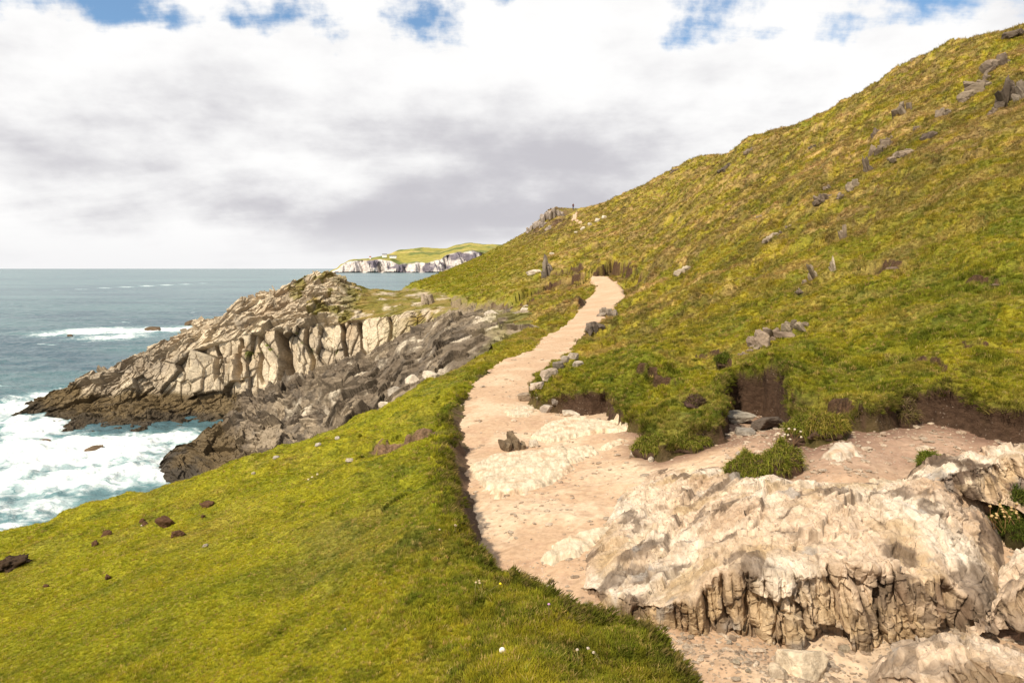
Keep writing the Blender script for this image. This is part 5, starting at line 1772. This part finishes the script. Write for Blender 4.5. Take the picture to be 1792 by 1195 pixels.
# thrift cushion at the right edge
b_, R_, P_ = tussock(1786, 960, 66, 92, 'big dark thrift cushion with dry brown seed stalks at the right edge', 'thrift_cushion', 'plant', nb=2600, bl=.05,
                     cols=((.055, .075, .012), (.035, .05, .01), (.10, .11, .02)), soil=(.06, .05, .02))
stalks(b_, np.array([-R_[0] * .6, -R_[1] * .5, R_[2] * .35]), 22, .19, (R_[0] * .9, R_[1] * .4), .009, (.26, .15, .06), (.42, .29, .13), nextr(), (-.07, -.02))
# dead flower stems under the overhang
e = bpy.data.objects.new('flower_stems', None)
COL.objects.link(e)
e.location = on_ground(1380, 800)
tag(e, 'clump of thin brown stems with white dead flower heads under the turf bank', 'flower')
stalks(e, np.array([0., 0, 0]), 9, .30, (.06, .04), .012, (.20, .11, .05), (.48, .40, .29), nextr())
for px, py, lab, hc in [(870, 1040, 'single yellow flower beside dead heads on the turf hump', (.75, .60, .02)), (850, 1036, 'dead brown flower heads next to the yellow flower on the hump', (.42, .32, .18)), (785, 935, 'two dead flower heads in the turf near the path bank', (.36, .28, .18)), (1026, 1165, 'pale dead flower heads on the lower turf hump', (.40, .33, .25)),
                        (962, 1080, 'mauve flower low in the hump turf', (.45, .25, .40)), (548, 848, 'pale grass stalks on the upper left turf', (.50, .42, .25))]:
    e = bpy.data.objects.new('small_flower', None)
    COL.objects.link(e)
    e.location = on_ground(px, py)
    tag(e, lab, 'flower')
    one = lab.startswith(('single', 'mauve'))
    stalks(e, np.array([0., 0, 0]), 1 if one else 3, .07 * max(1, e.location.y / 5), (.0 if one else .06, .0 if one else .04), .007 * max(1, e.location.y / 4), (.16, .14, .04), hc, nextr())

# white puffball on the near turf
e = bpy.data.objects.new('puffball', None)
COL.objects.link(e)
P0 = on_ground(879, 1146)
e.location = P0
tag(e, 'small round white mushroom on the dark turf hump', 'mushroom')
v, f = ICO[3]
rr = 6.0 / F * P0[1] * .95
p = v * (1 + .03 * fbm3(v * 2, 3, 5))[:, None] * np.array([rr, rr, rr * .95])
p[:, 2] += rr * 1.7
c = np.tile(np.array([.75, .68, .60], np.float32), (len(p), 1))
mesh_obj('cap', p, f, M_stalk, e, attrs={'tint': ('FLOAT_COLOR', rgba(c))})
V, Fq = tube([np.array([0, 0, -.01]), np.array([0, 0, rr]), np.array([0, 0, rr * 1.2])], rr * .35)
mesh_obj('stem', V, Fq, M_stalk, e, attrs={'tint': ('FLOAT_COLOR', rgba(np.tile(np.array([.55, .38, .30], np.float32), (len(V), 1))))})

# ------------------------------------------------------------------ walker far off on the path
M_cloth, k, out = material('walker')
principled(k, out, k.attr('tint'), .9, None, .1)


def walker(px, py, hpx):
    P0 = on_ground(px, py, 120, 260) + np.array([0, 0, .12])
    H = hpx / F * P0[1]
    nodes = {'pelvis': (0, 0, .52), 'waist': (0, 0, .62), 'chest': (0, 0, .75), 'neck': (0, 0, .845), 'head': (0, .01, .90), 'crown': (0, .01, .965),
             'sl': (-.105, 0, .80), 'el': (-.13, -.03, .64), 'hl': (-.12, .05, .51), 'sr': (.105, 0, .80), 'er': (.13, .0, .64), 'hr': (.12, -.06, .52),
             'tl': (-.055, 0, .49), 'kl': (-.055, .07, .28), 'al': (-.055, .03, .04), 'fl': (-.055, .12, .015), 'tr': (.055, 0, .49), 'kr': (.055, -.03, .27), 'ar': (.055, -.11, .05), 'fr': (.055, -.03, .015)}
    rad = {'pelvis': .078, 'waist': .07, 'chest': .085, 'neck': .032, 'head': .055, 'crown': .045, 'sl': .045, 'el': .034, 'hl': .022, 'sr': .045, 'er': .034, 'hr': .022,
           'tl': .06, 'kl': .042, 'al': .028, 'fl': .022, 'tr': .06, 'kr': .042, 'ar': .028, 'fr': .022}
    ed = [('pelvis', 'waist'), ('waist', 'chest'), ('chest', 'neck'), ('neck', 'head'), ('head', 'crown'), ('chest', 'sl'), ('sl', 'el'), ('el', 'hl'), ('chest', 'sr'), ('sr', 'er'), ('er', 'hr'),
          ('pelvis', 'tl'), ('tl', 'kl'), ('kl', 'al'), ('al', 'fl'), ('pelvis', 'tr'), ('tr', 'kr'), ('kr', 'ar'), ('ar', 'fr')]
    nm = list(nodes)
    me = bpy.data.meshes.new('person')
    me.from_pydata([tuple(np.array(nodes[q]) * H) for q in nm], [(nm.index(a_), nm.index(b_)) for a_, b_ in ed], [])
    o = bpy.data.objects.new('person', me)
    COL.objects.link(o)
    md = o.modifiers.new('skin', 'SKIN')
    md.use_smooth_shade = True
    for i, q in enumerate(nm):
        me.skin_vertices[0].data[i].radius = (rad[q] * H, rad[q] * H)
    me.skin_vertices[0].data[0].use_root = True
    sb = o.modifiers.new('sub', 'SUBSURF')
    sb.levels = sb.render_levels = 2
    m2, k2, out2 = material('walker_body')
    t2 = k2.new('ShaderNodeTexCoord')
    s2 = k2.new('ShaderNodeSeparateXYZ')
    k2.l.new(t2.outputs['Object'], s2.inputs[0])
    zz = s2.outputs[2]
    col = k2.mix(k2.math('GREATER_THAN', zz, .53 * H), (.03, .032, .045), (.10, .035, .035))
    col = k2.mix(k2.math('GREATER_THAN', zz, .845 * H), col, (.48, .30, .22))
    principled(k2, out2, col, .9, None, .1)
    me.materials.append(m2)
    o.location = P0
    tag(o, 'tiny distant person in dark clothes standing where the path crosses the ridge', 'person')
    v, f = ICO[3]
    p = v * np.array([.058, .062, .05]) * H + np.array([0, -.002, .945]) * H
    p[:, 2] = np.maximum(p[:, 2], .925 * H)
    mesh_obj('hair', p, f, M_cloth, o, attrs={'tint': ('FLOAT_COLOR', rgba(np.tile(np.array([.03, .02, .015], np.float32), (len(p), 1))))})


walker(1003, 368, 11)

# ------------------------------------------------------------------ lighthouse buildings on the far headland
M_wall, k, out = material('white_render')
geo = k.new('ShaderNodeNewGeometry')
principled(k, out, k.mix(k.noise(geo.outputs['Position'], .3, 3), (.66, .65, .62), (.80, .79, .77)), .9, None, .2)
M_roofm, k, out = material('slate_roof')
principled(k, out, (.16, .155, .17), .8, None, .2)
M_pane, k, out = material('dark_glass')
principled(k, out, (.02, .025, .03), .2, None, .5)


def far_z(px, py):
    a_, t_ = pix_at(px, py)
    return float(a_), float(t_)


def box(c, s):
    x, y, z = c
    a_, b_, h_ = s[0] / 2, s[1] / 2, s[2]
    V = [(x - a_, y - b_, z), (x + a_, y - b_, z), (x + a_, y + b_, z), (x - a_, y + b_, z), (x - a_, y - b_, z + h_), (x + a_, y - b_, z + h_), (x + a_, y + b_, z + h_), (x - a_, y + b_, z + h_)]
    return V, [(0, 3, 2, 1), (4, 5, 6, 7), (0, 1, 5, 4), (1, 2, 6, 5), (2, 3, 7, 6), (3, 0, 4, 7)]


def gable(c, s):
    x, y, z = c
    a_, b_, h_ = s[0] / 2, s[1] / 2, s[2]
    V = [(x - a_, y - b_, z), (x + a_, y - b_, z), (x + a_, y + b_, z), (x - a_, y + b_, z), (x - a_, y, z + h_), (x + a_, y, z + h_)]
    return V, [(0, 1, 5, 4), (2, 3, 4, 5), (0, 4, 3), (1, 2, 5), (0, 3, 2, 1)]


def far_house(px, Yd, wid_, dep, hgt, label, zpy):
    a_, t_ = far_z(px, zpy)
    e = bpy.data.objects.new('far_building', None)
    COL.objects.link(e)
    e.location = (a_ * Yd, Yd, -t_ * Yd)
    tag(e, label, 'building')
    V, Fq = box((0, 0, -4), (wid_, dep, hgt + 4))
    mesh_obj('wall', V, Fq, M_wall, e, smooth=False)
    V, Fq = gable((0, 0, hgt + .02), (wid_ * 1.06, dep * 1.15, hgt * .5))
    mesh_obj('roof', V, Fq, M_roofm, e, smooth=False)
    for q in range(3):
        V, Fq = box(((q - 1) * wid_ * .3, -dep / 2 - .05, hgt * .35), (wid_ * .1, .2, hgt * .35))
        mesh_obj('window', V, Fq, M_pane, e, smooth=False)
    return e


far_house(673, 3120, 20, 12, 9, 'white lighthouse building on the far headland behind the darker low one', 449.2)
far_house(688, 3100, 30, 12, 6, 'long low white building right of the lighthouse on the far headland', 450.6)
a_, t_ = far_z(648, 452.5)
e = bpy.data.objects.new('beacon_tower', None)
COL.objects.link(e)
e.location = (a_ * 3070, 3070, -t_ * 3070)
tag(e, 'small beacon tower with a red top on the far headland cliff edge', 'tower')
V, Fq = box((0, 0, -3), (6, 6, 9))
mesh_obj('tower_shaft', V, Fq, M_wall, e, smooth=False)
V, Fq = box((0, 0, 6.02), (7, 7, 4))
M_red, k, out = material('red_paint')
principled(k, out, (.35, .05, .03), .6, None, .3)
mesh_obj('lantern', V, Fq, M_red, e, smooth=False)
